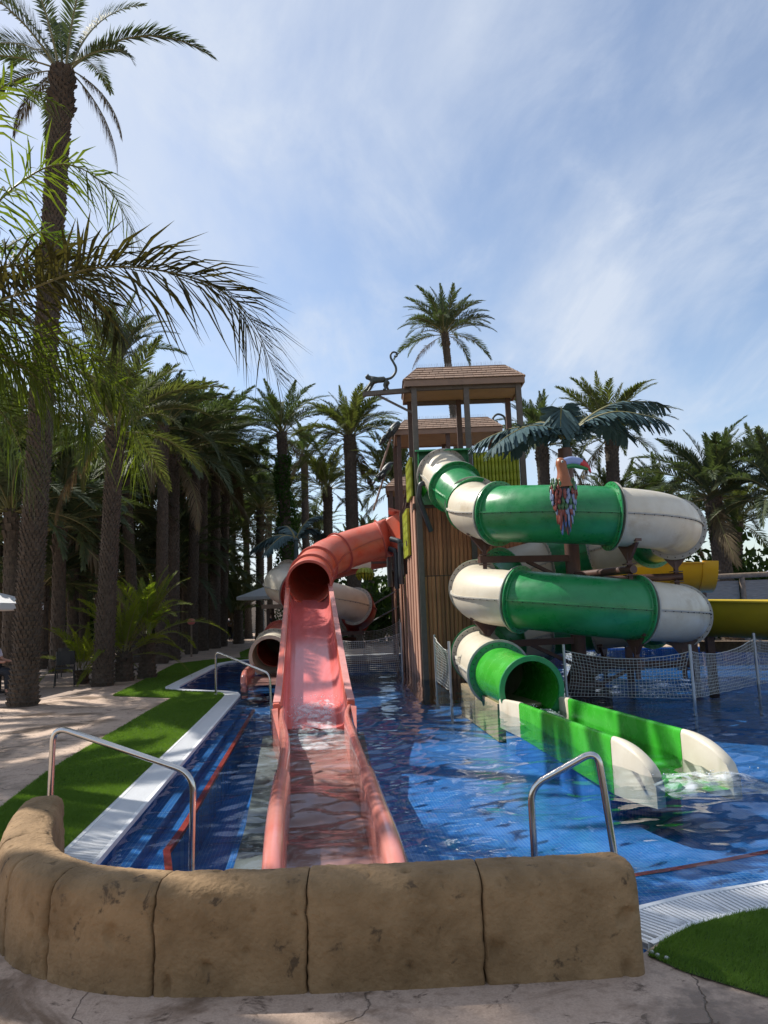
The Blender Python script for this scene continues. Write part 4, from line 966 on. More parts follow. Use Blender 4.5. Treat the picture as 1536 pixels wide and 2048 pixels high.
# stairs rails far left and small lean-to roof
b = MB(); b.bar((-.9, 26.3, 4.35), (.35, 26.9, 4.75), .10, .14); b.bar((-.9, 27.6, 4.35), (.35, 27.9, 4.75), .10, .14); b.add([(-.95, 26.2, 4.46), (.38, 26.8, 4.86), (.38, 28.0, 4.86), (-.95, 27.7, 4.46), (-.95, 26.2, 4.42), (.38, 26.8, 4.82), (.38, 28.0, 4.82), (-.95, 27.7, 4.42)], [(0, 1, 2, 3), (7, 6, 5, 4), (0, 4, 5, 1)]); b.build('lean_to', M_['brownpost'], tower)
for z in (1.2, 1.75):
    b = MB(); b.tube([(-.6, 26.0, z), (.45, 25.4, z + .55)], .025, 8); b.build('stair_rail', M_['galv'], tower)
# beam and brace for the monkey, water pipes
b = MB(); b.bar((-.42, 17.85, 6.90), (.80, 17.80, 6.94), .11, .11); b.build('beam', M_['greypost'], tower)
b = MB(); b.bar((-.02, 17.85, 6.84), (.80, 17.80, 6.36), .05, .05); b.build('brace', M_['greypost'], tower)
b = MB(); b.tube(fillet([(1.12, 17.3, 4.5), (.88, 17.25, 4.52), (.82, 17.3, 4.2), (1.10, 17.62, 3.42)], .08), .06, 12); b.build('water_pipe', M_['blackpipe'], tower, 50)
for x, y, z0, z1 in ((.42, 20.9, 2.3, 3.5), (.30, 21.6, 2.2, 3.3), (.1, 22.9, 2.3, 3.3)):
    b = MB(); b.tube(fillet([(x, y, z0), (x, y, z1), (x - .25, y + .2, z1 + .1)], .08), .075, 10); b.build('water_pipe', M_['blackpipe'], tower, 50)
b = MB(); b.box((-1.0, 25.0, 3.22), (1.0, .06, .42)); b.build('white_sign', M_['cream'], tower)
b = MB(); b.bar((-.6, 25.1, 3.2), (.4, 25.3, 3.2), .08, .08); b.build('beam', M_['brownpost'], tower)
# ------------------------------------------------------------------ nets
def net(label, posts, cell=.06, sag=.12, zb=-.02, bulge=.10, cord=.0048, pin=.10):
    """posts: (x, y, z_top, net_top); one mesh of cords hung between each pair of posts"""
    t = thing('safety_net', label, 'net', (posts[0][0], posts[0][1], 0), 'nets around the slide pools')
    for x, y, zt, nt_ in posts:
        if zt is None: continue
        b = MB(); b.lathe([(0, -.6), (.026, -.6), (.026, zt), (0, zt + .004)], 12, (x, y, 0)); b.build('post', M_['galv'], t, 40)
    for (x0, y0, _, h0), (x1, y1, _, h1) in zip(posts[:-1], posts[1:]):
        A, B = V((x0, y0, 0)), V((x1, y1, 0)); L = (B - A).length; nu = max(3, int(L / cell)); nv = max(3, int(max(h0, h1) / cell))
        nr = V((-(B - A).y, (B - A).x, 0)).normalized(); G = []
        for i in range(nu + 1):
            f = i / nu; row = []; top = h0 + (h1 - h0) * f - sag * 4 * f * (1 - f)
            for j in range(nv + 1):
                g = j / nv; pull = pin * math.sin(g * math.pi) * (1 - 2 * f) * abs(1 - 2 * f) ** 2
                p = A.lerp(B, min(1, max(0, f + pull / L))) + nr * bulge * math.sin(f * math.pi) * math.sin(g * 2.6) * .6
                p.z = zb + (top - zb) * g + .012 * noise.noise(V((f * 9 + x0, g * 6, 1)))
                p += nr * .02 * noise.noise(V((f * 14, g * 9, 5 + y0)))
                row.append(p)
            G.append(row)
        b = MB(); pr = [(cord, 0), (-cord * .5, cord * .87), (-cord * .5, -cord * .87)]
        for i in range(nu + 1): b.sweep(G[i], pr, caps=False, upv=nr)
        for j in range(nv + 1): b.sweep([G[i][j] for i in range(nu + 1)], pr if j < nv else [(x * 1.9, z * 1.9) for x, z in pr], caps=False)
        o = b.build('netting', M_['net'], t); o['kind'] = 'stuff'
    return t
net('pale rope net strung between the coral slide and the tower', [(-1.36, 20.4, None, .83), (.34, 20.2, 1.25, .97)], sag=.10)
net('narrow pale net hanging beside the foot of the timber tower', [(1.05, 17.3, 1.0, .95), (1.17, 14.75, .95, .92)], sag=.22, bulge=.25)
net('long sagging pale net on posts right of the green slide mouth', [(3.10, 13.45, .88, .78), (4.98, 12.55, .85, .74), (6.85, 14.2, .92, .82), (8.6, 15.5, .95, .85)], sag=.14)
net('far pale net behind the coral slide near the stair rails', [(-.9, 24.9, None, .95), (.38, 23.9, 1.3, 1.25)], sag=.12)

# ------------------------------------------------------------------ animal sculptures
def skin(name, joints, edges, m, parent, root=0, sub=1):
    me = bpy.data.meshes.new(name); o = wloc(parent) if parent else V((0, 0, 0))
    me.from_pydata([tuple(V(p) - o) for p, r in joints], edges, []); me.materials.append(m)
    ob = link(name, me, parent); md = ob.modifiers.new('Skin', 'SKIN'); md.use_smooth_shade = True
    for i, (p, r) in enumerate(joints):
        d = me.skin_vertices[0].data[i]; d.radius = (r, r) if not isinstance(r, tuple) else r; d.use_root = (i == root)
    s = ob.modifiers.new('Subdivision', 'SUBSURF'); s.levels = sub; s.render_levels = sub
    return ob
monkey = thing('monkey_statue', 'dark long-tailed monkey statue walking along the tower beam', 'statue', (-.05, 17.84, 6.96))
my = 17.84
J = [((.20, my, 7.26), .085), ((.05, my, 7.24), .082), ((-.12, my, 7.25), .078), ((-.22, my, 7.29), .06), ((-.29, my, 7.335), .075), ((-.345, my, 7.31), .045),
     ((-.17, my - .07, 7.2), .05), ((-.24, my - .08, 7.1), .036), ((-.33, my - .07, 6.985), .03), ((-.385, my - .07, 6.97), .028),
     ((-.15, my + .07, 7.2), .05), ((-.20, my + .08, 7.1), .036), ((-.27, my + .07, 6.985), .03), ((-.32, my + .07, 6.97), .028),
     ((.19, my - .07, 7.18), .06), ((.12, my - .08, 7.09), .04), ((.15, my - .08, 6.985), .03), ((.08, my - .08, 6.968), .026),
     ((.21, my + .07, 7.18), .06), ((.17, my + .08, 7.09), .04), ((.24, my + .08, 6.985), .03), ((.17, my + .08, 6.968), .026)]
E = [(0, 1), (1, 2), (2, 3), (3, 4), (4, 5), (2, 6), (6, 7), (7, 8), (8, 9), (2, 10), (10, 11), (11, 12), (12, 13), (0, 14), (14, 15), (15, 16), (16, 17), (0, 18), (18, 19), (19, 20), (20, 21)]
skin('body', J, E, M_['statue'], monkey, 1, 2)
tail = spline([(.14, my, 7.25), (.30, my, 7.29), (.41, my, 7.42), (.425, my, 7.55), (.37, my, 7.68), (.31, my, 7.80), (.315, my, 7.895), (.38, my, 7.945), (.455, my, 7.92), (.465, my, 7.85), (.425, my, 7.82), (.40, my, 7.85)], 6)
b = MB(); b.tube(tail, .027, 10, scale=[1.25 - .55 * i / len(tail) for i in range(len(tail))], upv=V((0, 1, 0))); b.build('tail', M_['statue'], monkey, 60)
for s in (-1, 1):
    b = MB(); b.ellipsoid((-.27, my + s * .075, 7.36), (.02, .012, .03), nu=8, nv=5); b.build('ear', M_['statue'], monkey, 60)
m2 = thing('monkey_tail_statue', 'curled dark tail of a second monkey behind the lower tiled roof', 'statue', (3.9, 23.4, 7.2))
b = MB(); b.tube(spline([(3.95, 23.4, 7.10), (4.02, 23.4, 7.35), (3.98, 23.4, 7.62), (3.78, 23.4, 7.72), (3.62, 23.4, 7.60), (3.66, 23.4, 7.45), (3.76, 23.4, 7.48)], 6), .035, 10, upv=V((0, 1, 0))); b.build('tail', M_['statue'], m2, 60)
b = MB(); b.ellipsoid((3.85, 23.4, 7.05), (.2, .1, .12)); b.build('body', M_['statue'], m2, 60)

# toucan hanging on the front of the upper green section
tc_ = thing('toucan_statue', 'painted toucan sculpture with layered feathers on the upper green tube', 'statue', (3.13, 12.80, 2.85))
ty0 = 12.78
b = MB(); spine = [((3.13, ty0 + .02, 3.72), .13), ((3.13, ty0 + .03, 3.60), .19), ((3.13, ty0 + .04, 3.45), .20), ((3.13, ty0 + .05, 3.28), .165), ((3.13, ty0 + .05, 3.1), .11), ((3.13, ty0 + .04, 2.95), .06)]
b.sweep([p for p, r in spine], [(math.cos(2 * math.pi * k / 14), .8 * math.sin(2 * math.pi * k / 14)) for k in range(14)], scale=[r for p, r in spine], upv=V((0, 1, 0))); b.build('body', M_['fdark'], tc_, 60)
hd = spline([(3.14, ty0, 3.62), (3.135, ty0 - .02, 3.75), (3.13, ty0 - .02, 3.87), (3.12, ty0 - .01, 3.98), (3.125, ty0, 4.06), (3.15, ty0, 4.115)], 5)
b = MB(); b.tube(hd, .10, 14, scale=[1.7, 1.6, 1.5, 1.4, 1.32, 1.24, 1.17, 1.1, 1.04, 1.0, .97, .95, .94, .94, .95, .97, .99, 1.0, 1.0, .97, .92, .86, .76, .62, .42, .12][:len(hd)], upv=V((0, 1, 0))); b.build('head', M_['orange'], tc_, 60)
def beakpart(name, m, f0, f1, zo, hs):
    q = spline([(3.17, ty0 - .03, 4.02 + zo), (3.30, ty0 - .03, 4.045 + zo), (3.45, ty0 - .03, 4.01 + zo), (3.56, ty0 - .03, 3.93 + zo * .4), (3.615, ty0 - .03, 3.84)], 8); n = len(q)
    i0, i1 = int(f0 * (n - 1)), int(f1 * (n - 1)); sc = [(1 - (i / (n - 1)) ** 2.6 * .88) for i in range(n)]
    b = MB(); b.sweep(q[i0:i1 + 1], [(.045 * math.cos(2 * math.pi * k / 12), hs * math.sin(2 * math.pi * k / 12)) for k in range(12)], scale=sc[i0:i1 + 1]); return b.build(name, m, tc_, 60)
beakpart('upper_beak', M_['beakblue'], 0, .56, .015, .075); beakpart('beak_tip', M_['beakred'], .53, 1, .012, .077); beakpart('lower_beak', M_['beakgreen'], 0, .80, -.075, .042)
b = MB(); b.ellipsoid((3.165, ty0 - .03, 3.99), (.012, .062, .085)); b.build('beak_band', M_['fdark'], tc_, 60)
b = MB(); b.ellipsoid((3.115, ty0 - .088, 4.03), (.030, .02, .034)); e_ = b.build('eye', M_['eye'], tc_, 60)
b = MB(); b.ellipsoid((3.118, ty0 - .106, 4.03), (.014, .008, .016)); b.build('pupil', M_['fdark'], e_, 60)
fm = {}
for k in ('fgreen', 'fblue', 'fpale', 'fred', 'fdark'):
    b = MB(); b.ellipsoid((0, 0, -.06), (.029, .02, .07), None, 8, 6); fm[k] = b.mesh('feather', M_[k], 60)
b = MB(); fr_ = random.Random(5)
fl = {}
for k in ('fblue', 'fdark', 'fred', 'fpale', 'fgreen'):
    b = MB(); b.ellipsoid((0, 0, -.13), (.024, .016, .15), None, 8, 7); fl[k] = b.mesh('feather', M_[k], 60)
rows = [(3.76, .19, 9, ['fgreen'], .75), (3.70, .22, 10, ['fgreen'], .8), (3.63, .23, 10, ['fred', 'fgreen', 'fpale'], .85), (3.56, .225, 10, ['fpale', 'fred', 'fred'], .95), (3.49, .22, 9, ['fpale', 'fpale', 'fred'], 1.0), (3.41, .20, 9, ['fred', 'fgreen', 'fpale'], 1.05), (3.33, .175, 8, ['fgreen', 'fpale', 'fred'], 1.1), (3.25, .15, 7, ['fpale', 'fred', 'fpale'], 1.15), (3.24, .135, 7, ['Lfblue', 'Lfpale', 'Lfdark', 'Lfred'], 1.0), (3.14, .11, 6, ['Lfred', 'Lfblue', 'Lfdark', 'Lfgreen'], 1.0), (3.03, .08, 5, ['Lfblue', 'Lfdark', 'Lfdark'], .9), (2.98, .05, 3, ['Lfred', 'Lfdark', 'Lfred'], .75)]
for ri, (z, rad, n, cs, sc) in enumerate(rows):
    for i in range(n):
        a = math.pi * (1.0 + (i + .5 + (.5 if ri % 2 else 0) - .25) / n)
        if ri < 3 and abs(a - 1.5 * math.pi) < .40 - .08 * ri: continue
        x, y = 3.13 + rad * math.cos(a), ty0 + .05 + rad * .82 * math.sin(a)
        ck_ = cs[fr_.randrange(len(cs))]
        o = link('feather', fl[ck_[1:]] if ck_[0] == 'L' else fm[ck_], tc_, V((x, y, z + fr_.uniform(-.012, .012))) - wloc(tc_), (R(fr_.uniform(-8, 8)), R(fr_.uniform(-9, 9)), a + math.pi / 2), sc * fr_.uniform(.88, 1.1))
# two feathered sculptures on the tower's left edge
def birdmass(label, x, y, z, s):
    t = thing('feathered_statue', label, 'statue', (x, y, z - .5)); rr = random.Random(int(y * 10))
    b = MB(); b.ellipsoid((x, y, z), (.13 * s, .13 * s, .36 * s), Matrix.Rotation(R(38), 3, 'Y'), 10, 8); b.build('body', M_['fdark'], t, 60)
    for k in range(46):
        f = rr.random(); a = rr.uniform(0, 6.28); c = V((x + (.22 - .48 * f) * s, y, z + (.26 - .56 * f) * s)); rad = .15 * s * math.sin(.35 + f * 2.3)
        o = link('feather', fm[rr.choice(['fdark', 'fdark', 'fdark', 'fgreen'])], t, c + V((rad * math.cos(a), rad * math.sin(a), .3 * rad * math.cos(a))) - wloc(t), (R(rr.uniform(-15, 15)), R(42 + rr.uniform(-10, 10)), rr.uniform(-.3, .3)), s * rr.uniform(1.0, 1.5))
    b = MB(); b.tube([(x - .05 * s, y, z - .2 * s), (x - .42 * s, y, z - 1.25 * s)], .035, 8); b.build('pole', M_['fascia'], t, 50)
    return t
birdmass('dark feathered bird sculpture high beside the upper roof posts', .36, 22.6, 7.12, 1.0)
birdmass('dark feathered bird sculpture lower down on the tower left edge', .10, 26.7, 6.62, 1.15)
ban = thing('banana_bunch', 'yellow hanging bunch of bananas decoration under the coral tube', 'decoration', (-.72, 25.0, 2.6))
for k in range(14):
    a = 2 * math.pi * k / 14; c, s = math.cos(a), math.sin(a)
    b = MB(); b.tube(spline([(-.72, 25.0, 3.0), (-.72 + c * .17, 25 + s * .17, 2.96), (-.72 + c * .26, 25 + s * .26, 2.80), (-.72 + c * .20, 25 + s * .2, 2.62)], 4), .05, 8, scale=[.5, .7, .9, 1, 1, 1.05, 1.1, 1.1, 1.05, .9, .7, .5, .3]); b.build('banana', M_['bamboo'], ban, 60)

# ------------------------------------------------------------------ palms
def frond_mesh(name, path, leaf, wid, nleaf, m, ang=(62, 28), vang=28, droop=.25, jit=.12, r0=.022, start=.14, seed=1, ruffle=0., tipw=.15, prof=None):
    """one feather leaf: tapered stalk and two ranks of folded leaflets"""
    rg = random.Random(seed); q = path if len(path) > 14 else spline(path, 6); L = arc_split(q); T = L[-1]
    b = MB(); b.sweep(q, [(r0, 0), (0, r0 * .8), (-r0, 0), (0, -r0 * .8)], scale=[1.5 - 1.35 * (i / (len(q) - 1)) ** .8 for i in range(len(q))], mi=0)
    vs = []; fs = []
    for k in range(nleaf):
        f0 = start + (1 - start) * (k + .5) / nleaf
        for sg in (-1, 1):
            f = min(.995, max(start * .8, f0 + rg.uniform(-.4, .4) / nleaf)); s = f * T
            i = 1
            while L[i] < s and i < len(q) - 1: i += 1
            p = q[i - 1].lerp(q[i], (s - L[i - 1]) / max(1e-6, L[i] - L[i - 1])); t = (q[i] - q[i - 1]).normalized()
            sd = t.cross(V((0, 0, 1)))
            if sd.length < .05: sd = t.cross(V((0, 1, 0)))
            sd.normalize(); n = sd.cross(t)
            g = (f - start) / (1 - start)
            pl = prof(g) if prof else (.45 + .55 * math.sin(min(1, g * 1.9) * math.pi / 2)) * (1 - .72 * max(0, g - .45) / .55)
            ll = leaf * pl * rg.uniform(1 - jit, 1 + jit)
            a = R(ang[0] + (ang[1] - ang[0]) * g + rg.gauss(0, 5)); v = R(vang + rg.gauss(0, 9) + ruffle * rg.uniform(-1, 1))
            d = (sd * sg * math.cos(v) + n * math.sin(v)) * math.sin(a) + t * math.cos(a); d.normalize()
            wv = d.cross(n if abs(d.dot(n)) < .95 else sd).normalized() * wid * .5 * (.6 + .4 * pl)
            dr = V((0, 0, -1)) * ll * droop * rg.uniform(.6, 1.4)
            p1 = p + d * ll * .5 + dr * .22; p2 = p + d * ll + dr
            o = len(vs); vs += [p - wv * .45, p + wv * .45, p1 - wv, p1 + wv, p2 - wv * tipw * .3, p2 + wv * tipw * .3]
            fs += [(o, o + 1, o + 3, o + 2), (o + 2, o + 3, o + 5, o + 4)]
    b.add(vs, fs, 1)
    return b.mesh(name, [M_['rachis'], m])
def arcpath(Lf, a0, a1, n=18, e=1.25):
    p = V((0, 0, 0)); out = [p.copy()]
    for i in range(n):
        a = R(a0 + (a1 - a0) * ((i + .5) / n) ** e); p = p + V((math.cos(a), 0, math.sin(a))) * Lf / n; out.append(p.copy())
    return out
FR = {}
KIND = {'up': (84, 42), 'hi': (68, 2), 'mid': (44, -32), 'low': (14, -58), 'hang': (-35, -84)}
def frondset(key, m, leaf, wid, nleaf, Lf=3.0, droop=.18, vang=28, ang=(58, 24)):
    FR[key] = {}
    for kd, (a0, a1) in KIND.items():
        FR[key][kd] = [frond_mesh('frond', arcpath(Lf, a0 + dv, a1 + dv * 1.5), leaf, wid, nleaf, M_['dead'] if kd == 'hang' else m, droop=droop + (.3 if kd == 'hang' else 0), vang=vang if kd != 'hang' else -10, ang=ang, seed=len(key) * 31 + a0 * 3 + dv + 200) for dv in ((-7, 7) if kd != 'hang' else (0,))]
frondset('near', M_['frond'], .50, .034, 120)
frondset('date', M_['frond'], .54, .042, 84)
frondset('shrub', M_['shrub'], .50, .04, 70)
frondset('olive', M_['frondolive'], .52, .042, 80)
frondset('far', M_['frond'], .56, .07, 48)
def trunk_mesh(h, dx, dy, r0, r1, rowh, ncirc, proj, bend=0., flare=.22, top_boots=.9, seed=1):
    """tapered trunk covered with rows of overlapping leaf bases, fat cut boots at the top"""
    rg = random.Random(seed); b = MB(); n = 14; path = []; sc = []
    def axis(f): return V((dx * f + bend * math.sin(f * math.pi), dy * f, h * f))
    def rad(f): return (r0 + (r1 - r0) * min(1, f * 1.3)) * (1 + flare * math.exp(-f * h / .35))
    for i in range(n + 1): f = i / n; path.append(axis(f)); sc.append(rad(f))
    b.sweep(path, [(math.cos(2 * math.pi * k / 14), math.sin(2 * math.pi * k / 14)) for k in range(14)], scale=sc, upv=V((0, 1, 0)))
    vs = []; fs = []; nr = int(h / rowh)
    for i in range(nr):
        f = (i + .5) / nr; boot = h * (1 - f) < top_boots; R0 = rad(f) - .012
        pj = proj * (1 if not boot else 2.6 * (1 - .45 * (1 - h * (1 - f) / top_boots))); nc = ncirc if not boot else int(ncirc * .62); hh = rowh * (1.25 if not boot else 1.9)
        if boot: R0 *= .95
        for k in range(nc):
            a = 2 * math.pi * (k + (.5 if i % 2 else 0) + rg.uniform(-.12, .12)) / nc; w = 2 * math.pi / nc * .5 * rg.uniform(.85, 1.06)
            z0 = f * h - hh * .5 + rg.uniform(-.12, .12) * rowh; pz = pj * rg.uniform(.55, 1.3); c0 = axis(max(0, z0 / h)); c1 = axis(min(1, (z0 + hh) / h))
            def P(c, an, r): return V((c.x + math.cos(an) * r, c.y + math.sin(an) * r, c.z))
            o = len(vs); vs += [P(c0, a - w, R0), P(c0, a + w, R0), P(c1, a + w * .62, R0 + pz), P(c1, a - w * .62, R0 + pz), P(c1, a - w * .9, R0 - .02), P(c1, a + w * .9, R0 - .02)]
            fs += [(o, o + 1, o + 2, o + 3), (o + 3, o + 2, o + 5, o + 4), (o, o + 3, o + 4), (o + 1, o + 5, o + 2)]
    b.add(vs, fs)
    return b.mesh('trunk', M_['trunk'], None)
PAL = []
def palm(label, x, y, h, dx=0, r=.27, fset='date', n=36, Lf=3.0, group='date palms', mix=(.16, .30, .32, .20, .02), row=.11, nc=16, proj=.04, seed=0, bend=0., dy=0., extra=None, name='date_palm', frsc=1.0, trunk=True, boots=.9):
    t = thing(name, label, 'palm tree', (x, y, 0), group); rg = random.Random(seed * 13 + int(x * 10) + int(y * 7))
    if trunk:
        tr = link('trunk', trunk_mesh(h, dx, dy, r * 1.08, r * .92, row, nc, proj, bend, seed=seed, top_boots=min(boots, h * .5)), t)
    c = V((dx, dy, h)); kinds = ['up'] * round(n * mix[0]) + ['hi'] * round(n * mix[1]) + ['mid'] * round(n * mix[2]) + ['low'] * round(n * mix[3]) + ['hang'] * round(n * mix[4])
    g0 = rg.uniform(0, 360)
    for i, kd in enumerate(kinds):
        az = R(g0 + i * 137.508 + rg.uniform(-14, 14)); me = rg.choice(FR[fset][kd]); s = Lf / 3.0 * rg.uniform(.86, 1.1) * (.85 if kd == 'up' else 1)
        off = .10 if kd in ('up', 'hi') else .17; zz = {'up': .10, 'hi': .04, 'mid': -.02, 'low': -.10, 'hang': -.22}[kd]
        link('frond', me, t, c + V((math.cos(az) * off, math.sin(az) * off, zz)), (R(rg.uniform(-22, 22)), R(rg.uniform(-7, 7)), az), s)
    for kd, azd, s, roll, tl in (extra or []):
        az = R(azd); link('frond', FR[fset][kd][0], t, c + V((math.cos(az) * .14, math.sin(az) * .14, 0)), (R(roll), R(tl), az), s)
    PAL.append(t); return t
# the tall leaning palm at left, with its few long leaves placed one by one
palm('very tall leaning date palm at the far left, sparse crown at the top edge', -7.20, 14.9, 13.6, .52, r=.215, fset='near', n=0, Lf=3.2, row=.085, nc=18, proj=.06, seed=1, boots=1.1,
     extra=[('mid', 8, 1.13, 10, -8), ('low', -25, .80, -10, -5), ('low', 172, .78, 0, 0), ('low', 200, .85, 15, -6), ('hi', 140, 1.05, 0, 0), ('hi', 165, 1.1, 10, 4), ('hi', 205, 1.1, -10, 5), ('up', 120, 1.0, 0, 0), ('up', 40, 1.05, 0, 0), ('up', 250, 1.05, 0, 4), ('up', 320, 1.0, 0, -4), ('hi', 90, 1.1, 0, 0), ('mid', 120, 1.1, 0, 0), ('hang', -5, .72, 0, -2), ('hang', 20, .75, 20, 6), ('hang', 175, .6, 0, 0), ('up', 190, 1.0, 8, 6)])
palm('thick trunked palm beside the bright low palm clump', -7.08, 18.7, 6.5, .26, r=.205, fset='olive', n=36, Lf=2.9, row=.09, nc=16, proj=.055, seed=2)
palm('bushy dark palm with round crown nearest the pool bend', -8.31, 29, 8.0, .04, r=.235, fset='date', n=60, Lf=3.5, row=.11, nc=14, proj=.055, seed=3)
palm('slender palm trunk standing close behind the bushy pool-bend palm', -8.14, 27, 8.7, .07, r=.20, fset='date', n=34, Lf=2.8, seed=4)
palm('tall thin palm with upright ragged crown behind the arching brown leaf', -9.37, 28, 11.7, -.77, r=.19, fset='date', n=34, Lf=2.8, seed=5, mix=(.3, .4, .15, .05, .1))
G = 'dark palms of the shaded grove'
for i, (x, y, h, dx, r, L, n, lab) in enumerate([
    (-8.63, 33, 9.0, .24, .28, 3.3, 42, 'dark grove palm just right of the bushy pool-bend palm'),
    (-8.88, 36, 8.6, .04, .30, 3.2, 38, 'second dark grove palm right of the bushy pool-bend palm'),
    (-8.75, 38, 10.0, .12, .30, 3.6, 42, 'third dark grove palm along the path with wide crown'),
    (-8.82, 40, 8.2, .27, .28, 3.8, 42, 'fourth dark grove palm along the path, long drooping leaves to the right'),
    (-8.18, 48, 8.5, .13, .32, 4.0, 36, 'pale based grove palm beside the far end of the path'),
    (-9.64, 52, 7.9, -.1, .28, 3.5, 34, 'grove palm at the far end of the path')]):
    palm(lab, x, y, h, dx, r=r * .78, fset='date', n=n + 14, Lf=L * 1.1, group=G, row=.14, nc=12, proj=.055, seed=20 + i)
palm('young stubby palm with low green crown on the path', -8.55, 43, 1.9, 0, r=.26, fset='olive', n=22, Lf=3.0, group=G, mix=(.3, .4, .25, .05, 0), row=.14, nc=12, seed=31)
ivyp = palm('palm wrapped in dark ivy behind the coral slide tube', -4.66, 36, 10.5, -.26, r=.26, fset='date', n=34, Lf=3.0, seed=32, row=.13, nc=12, group='palms against the sky')
b = MB(); rg = random.Random(9)
for k in range(5200):
    f = rg.random() ** .8; z = f * 9.3; a = rg.uniform(0, 6.28); rr = (.34 + .34 * noise.noise(V((math.cos(a) * 1.3, math.sin(a) * 1.3, z * .7))) + .25 * (1 - f)) + rg.gauss(0, .06); w = rg.uniform(.04, .075)
    p = V((-.26 * z / 10.5 + rr * math.cos(a), rr * math.sin(a), z)); u = V((rg.gauss(0, 1), rg.gauss(0, 1), rg.gauss(0, 1))).normalized(); v_ = u.cross(V((rg.gauss(0, 1), rg.gauss(0, 1), rg.gauss(0, 1)))).normalized()
    b.add([p - u * w, p - v_ * w * .8, p + u * w * 1.2, p + v_ * w * .8], [(0, 1, 2, 3)])
o = b.build('ivy', M_['ivy'], ivyp, world=False); o['kind'] = 'stuff'
GS = 'palms against the sky'
palm('thin palm with drooping dry leaves right of the ivy palm', -4.92, 46, 11.5, .02, r=.23, fset='far', n=30, Lf=2.6, seed=33, row=.16, nc=10, mix=(.1, .25, .3, .2, .15), group=GS)
palm('short palm with bulging neck between two taller sky palms', -3.0, 38, 8.0, .13, r=.25, fset='olive', n=40, Lf=2.5, seed=34, row=.14, nc=12, group=GS)
palm('full round crowned palm just left of the monkey statue', -1.44, 33, 9.5, .01, r=.29, fset='olive', n=54, Lf=2.75, seed=35, row=.11, nc=14, group=GS)
palm('palm crown half hidden behind the tower left edge', .79, 33, 7.1, -.25, r=.27, fset='olive', n=40, Lf=2.9, seed=36, row=.14, nc=12, group=GS)
palm('young upright palm tuft low behind the coral tube', -.91, 40, 5.2, 0, r=.26, fset='far', n=22, Lf=1.9, seed=37, row=.16, nc=10, mix=(.5, .4, .1, 0, 0), group=GS)
palm('tallest slim palm rising behind the tower roof', 4.95, 42, 17.6, -1.01, r=.22, fset='date', n=48, Lf=3.1, seed=38, row=.14, nc=12, group=GS)
GRR = 'palms behind the right side'
palm('palm with pale crown behind the teal artificial leaves', 9.17, 30, 8.4, .28, r=.28, fset='olive', n=46, Lf=2.9, seed=39, row=.14, nc=12, group=GRR)
palm('broad heavy palm crown above the rail fence at right', 12.27, 27, 5.3, -.23, r=.32, fset='date', n=60, Lf=3.1, seed=40, row=.11, nc=14, group=GRR)
palm('palm cut off by the right picture edge', 13.3, 25, 5.0, .09, r=.3, fset='date', n=46, Lf=2.8, seed=41, row=.12, nc=14, group=GRR)
palm('palm seen between tower and teal artificial leaves', 7.01, 32, 8.6, 0, r=.28, fset='date', n=42, Lf=2.6, seed=42, row=.14, nc=12, group=GRR)
palm('low dusty palm behind the rail fence far right', 14.17, 31, 4.7, .5, r=.3, fset='olive', n=44, Lf=2.8, seed=43, row=.14, nc=12, group=GRR)
palm('palm in shade between the two right palm crowns', 12.64, 34, 5.8, .18, r=.3, fset='date', n=40, Lf=2.8, seed=44, row=.14, nc=12, group=GRR)
palm('lower palm half hidden behind the upper cream tube bend', 10.4, 33, 5.4, .1, r=.3, fset='date', n=44, Lf=3.0, seed=45, row=.14, nc=12, group=GRR)
GL = 'palms deep in the left grove'
for i, (x, y, h, dx, L) in enumerate([(-11.02, 22, 5.0, -.1, 3.0), (-10.53, 24, 4.7, 0, 2.9), (-12.58, 30, 6.2, 0, 3.2), (-13.8, 34, 7.4, 0, 3.2), (-16.2, 36, 8.4, -.2, 3.2), (-11.89, 34, 7.0, .1, 3.1), (-12.92, 40, 9.3, 0, 3.2), (-11.62, 42, 9.3, .15, 3.2), (-12.0, 50, 9.0, 0, 3.3), (-21.4, 45, 10, -.2, 3.4), (-17.2, 45, 10, 0, 3.4), (-9.1, 58, 9.6, .1, 3.6), (-12.4, 60, 10.8, .2, 3.4), (-13.9, 27, 7.2, -.4, 3.2), (-15.5, 29, 8.6, 0, 3.2), (-10.9, 28.5, 5.6, 0, 2.8), (-14.6, 40, 6.0, 0, 3.2), (-10.3, 46, 6.2, 0, 3.2), (-18.5, 33, 7.0, 0, 3.2), (-10.2, 38, 5.0, 0, 3.0), (-11.5, 31, 3.4, 0, 2.8), (-13.2, 32.5, 4.2, 0, 3.0), (-10.1, 34.5, 3.8, 0, 2.8), (-15.2, 33, 3.6, 0, 3.0), (-11.2, 39, 3.6, 0, 3.0), (-13.2, 44, 4.4, 0, 3.2), (-9.9, 42, 3.6, 0, 2.8), (-16.5, 41, 4.4, 0, 3.2), (-12.2, 26.5, 3.0, 0, 2.6), (-11.6, 47, 4.6, 0, 3.2)]):
    palm('tall dark date palm among many deep in the shaded left grove' if h >= 6 else 'low crowned dark palm filling the undergrowth of the shaded left grove', x, y, h, dx, r=.21, fset='far', n=50, Lf=L * 1.12, group=GL, row=.18, nc=10, seed=50 + i)
GD = 'small distant palms'
for i, (x, y, h) in enumerate([(-6.77, 55, 7.0), (-5.0, 55, 7.4), (-2.6, 60, 6.4), (1.5, 62, 6.6)]):
    palm('small distant palm low on the skyline behind the coral tube', x, y, h, 0, r=.27, fset='far', n=32, Lf=2.8, group=GD, row=.25, nc=8, seed=80 + i)
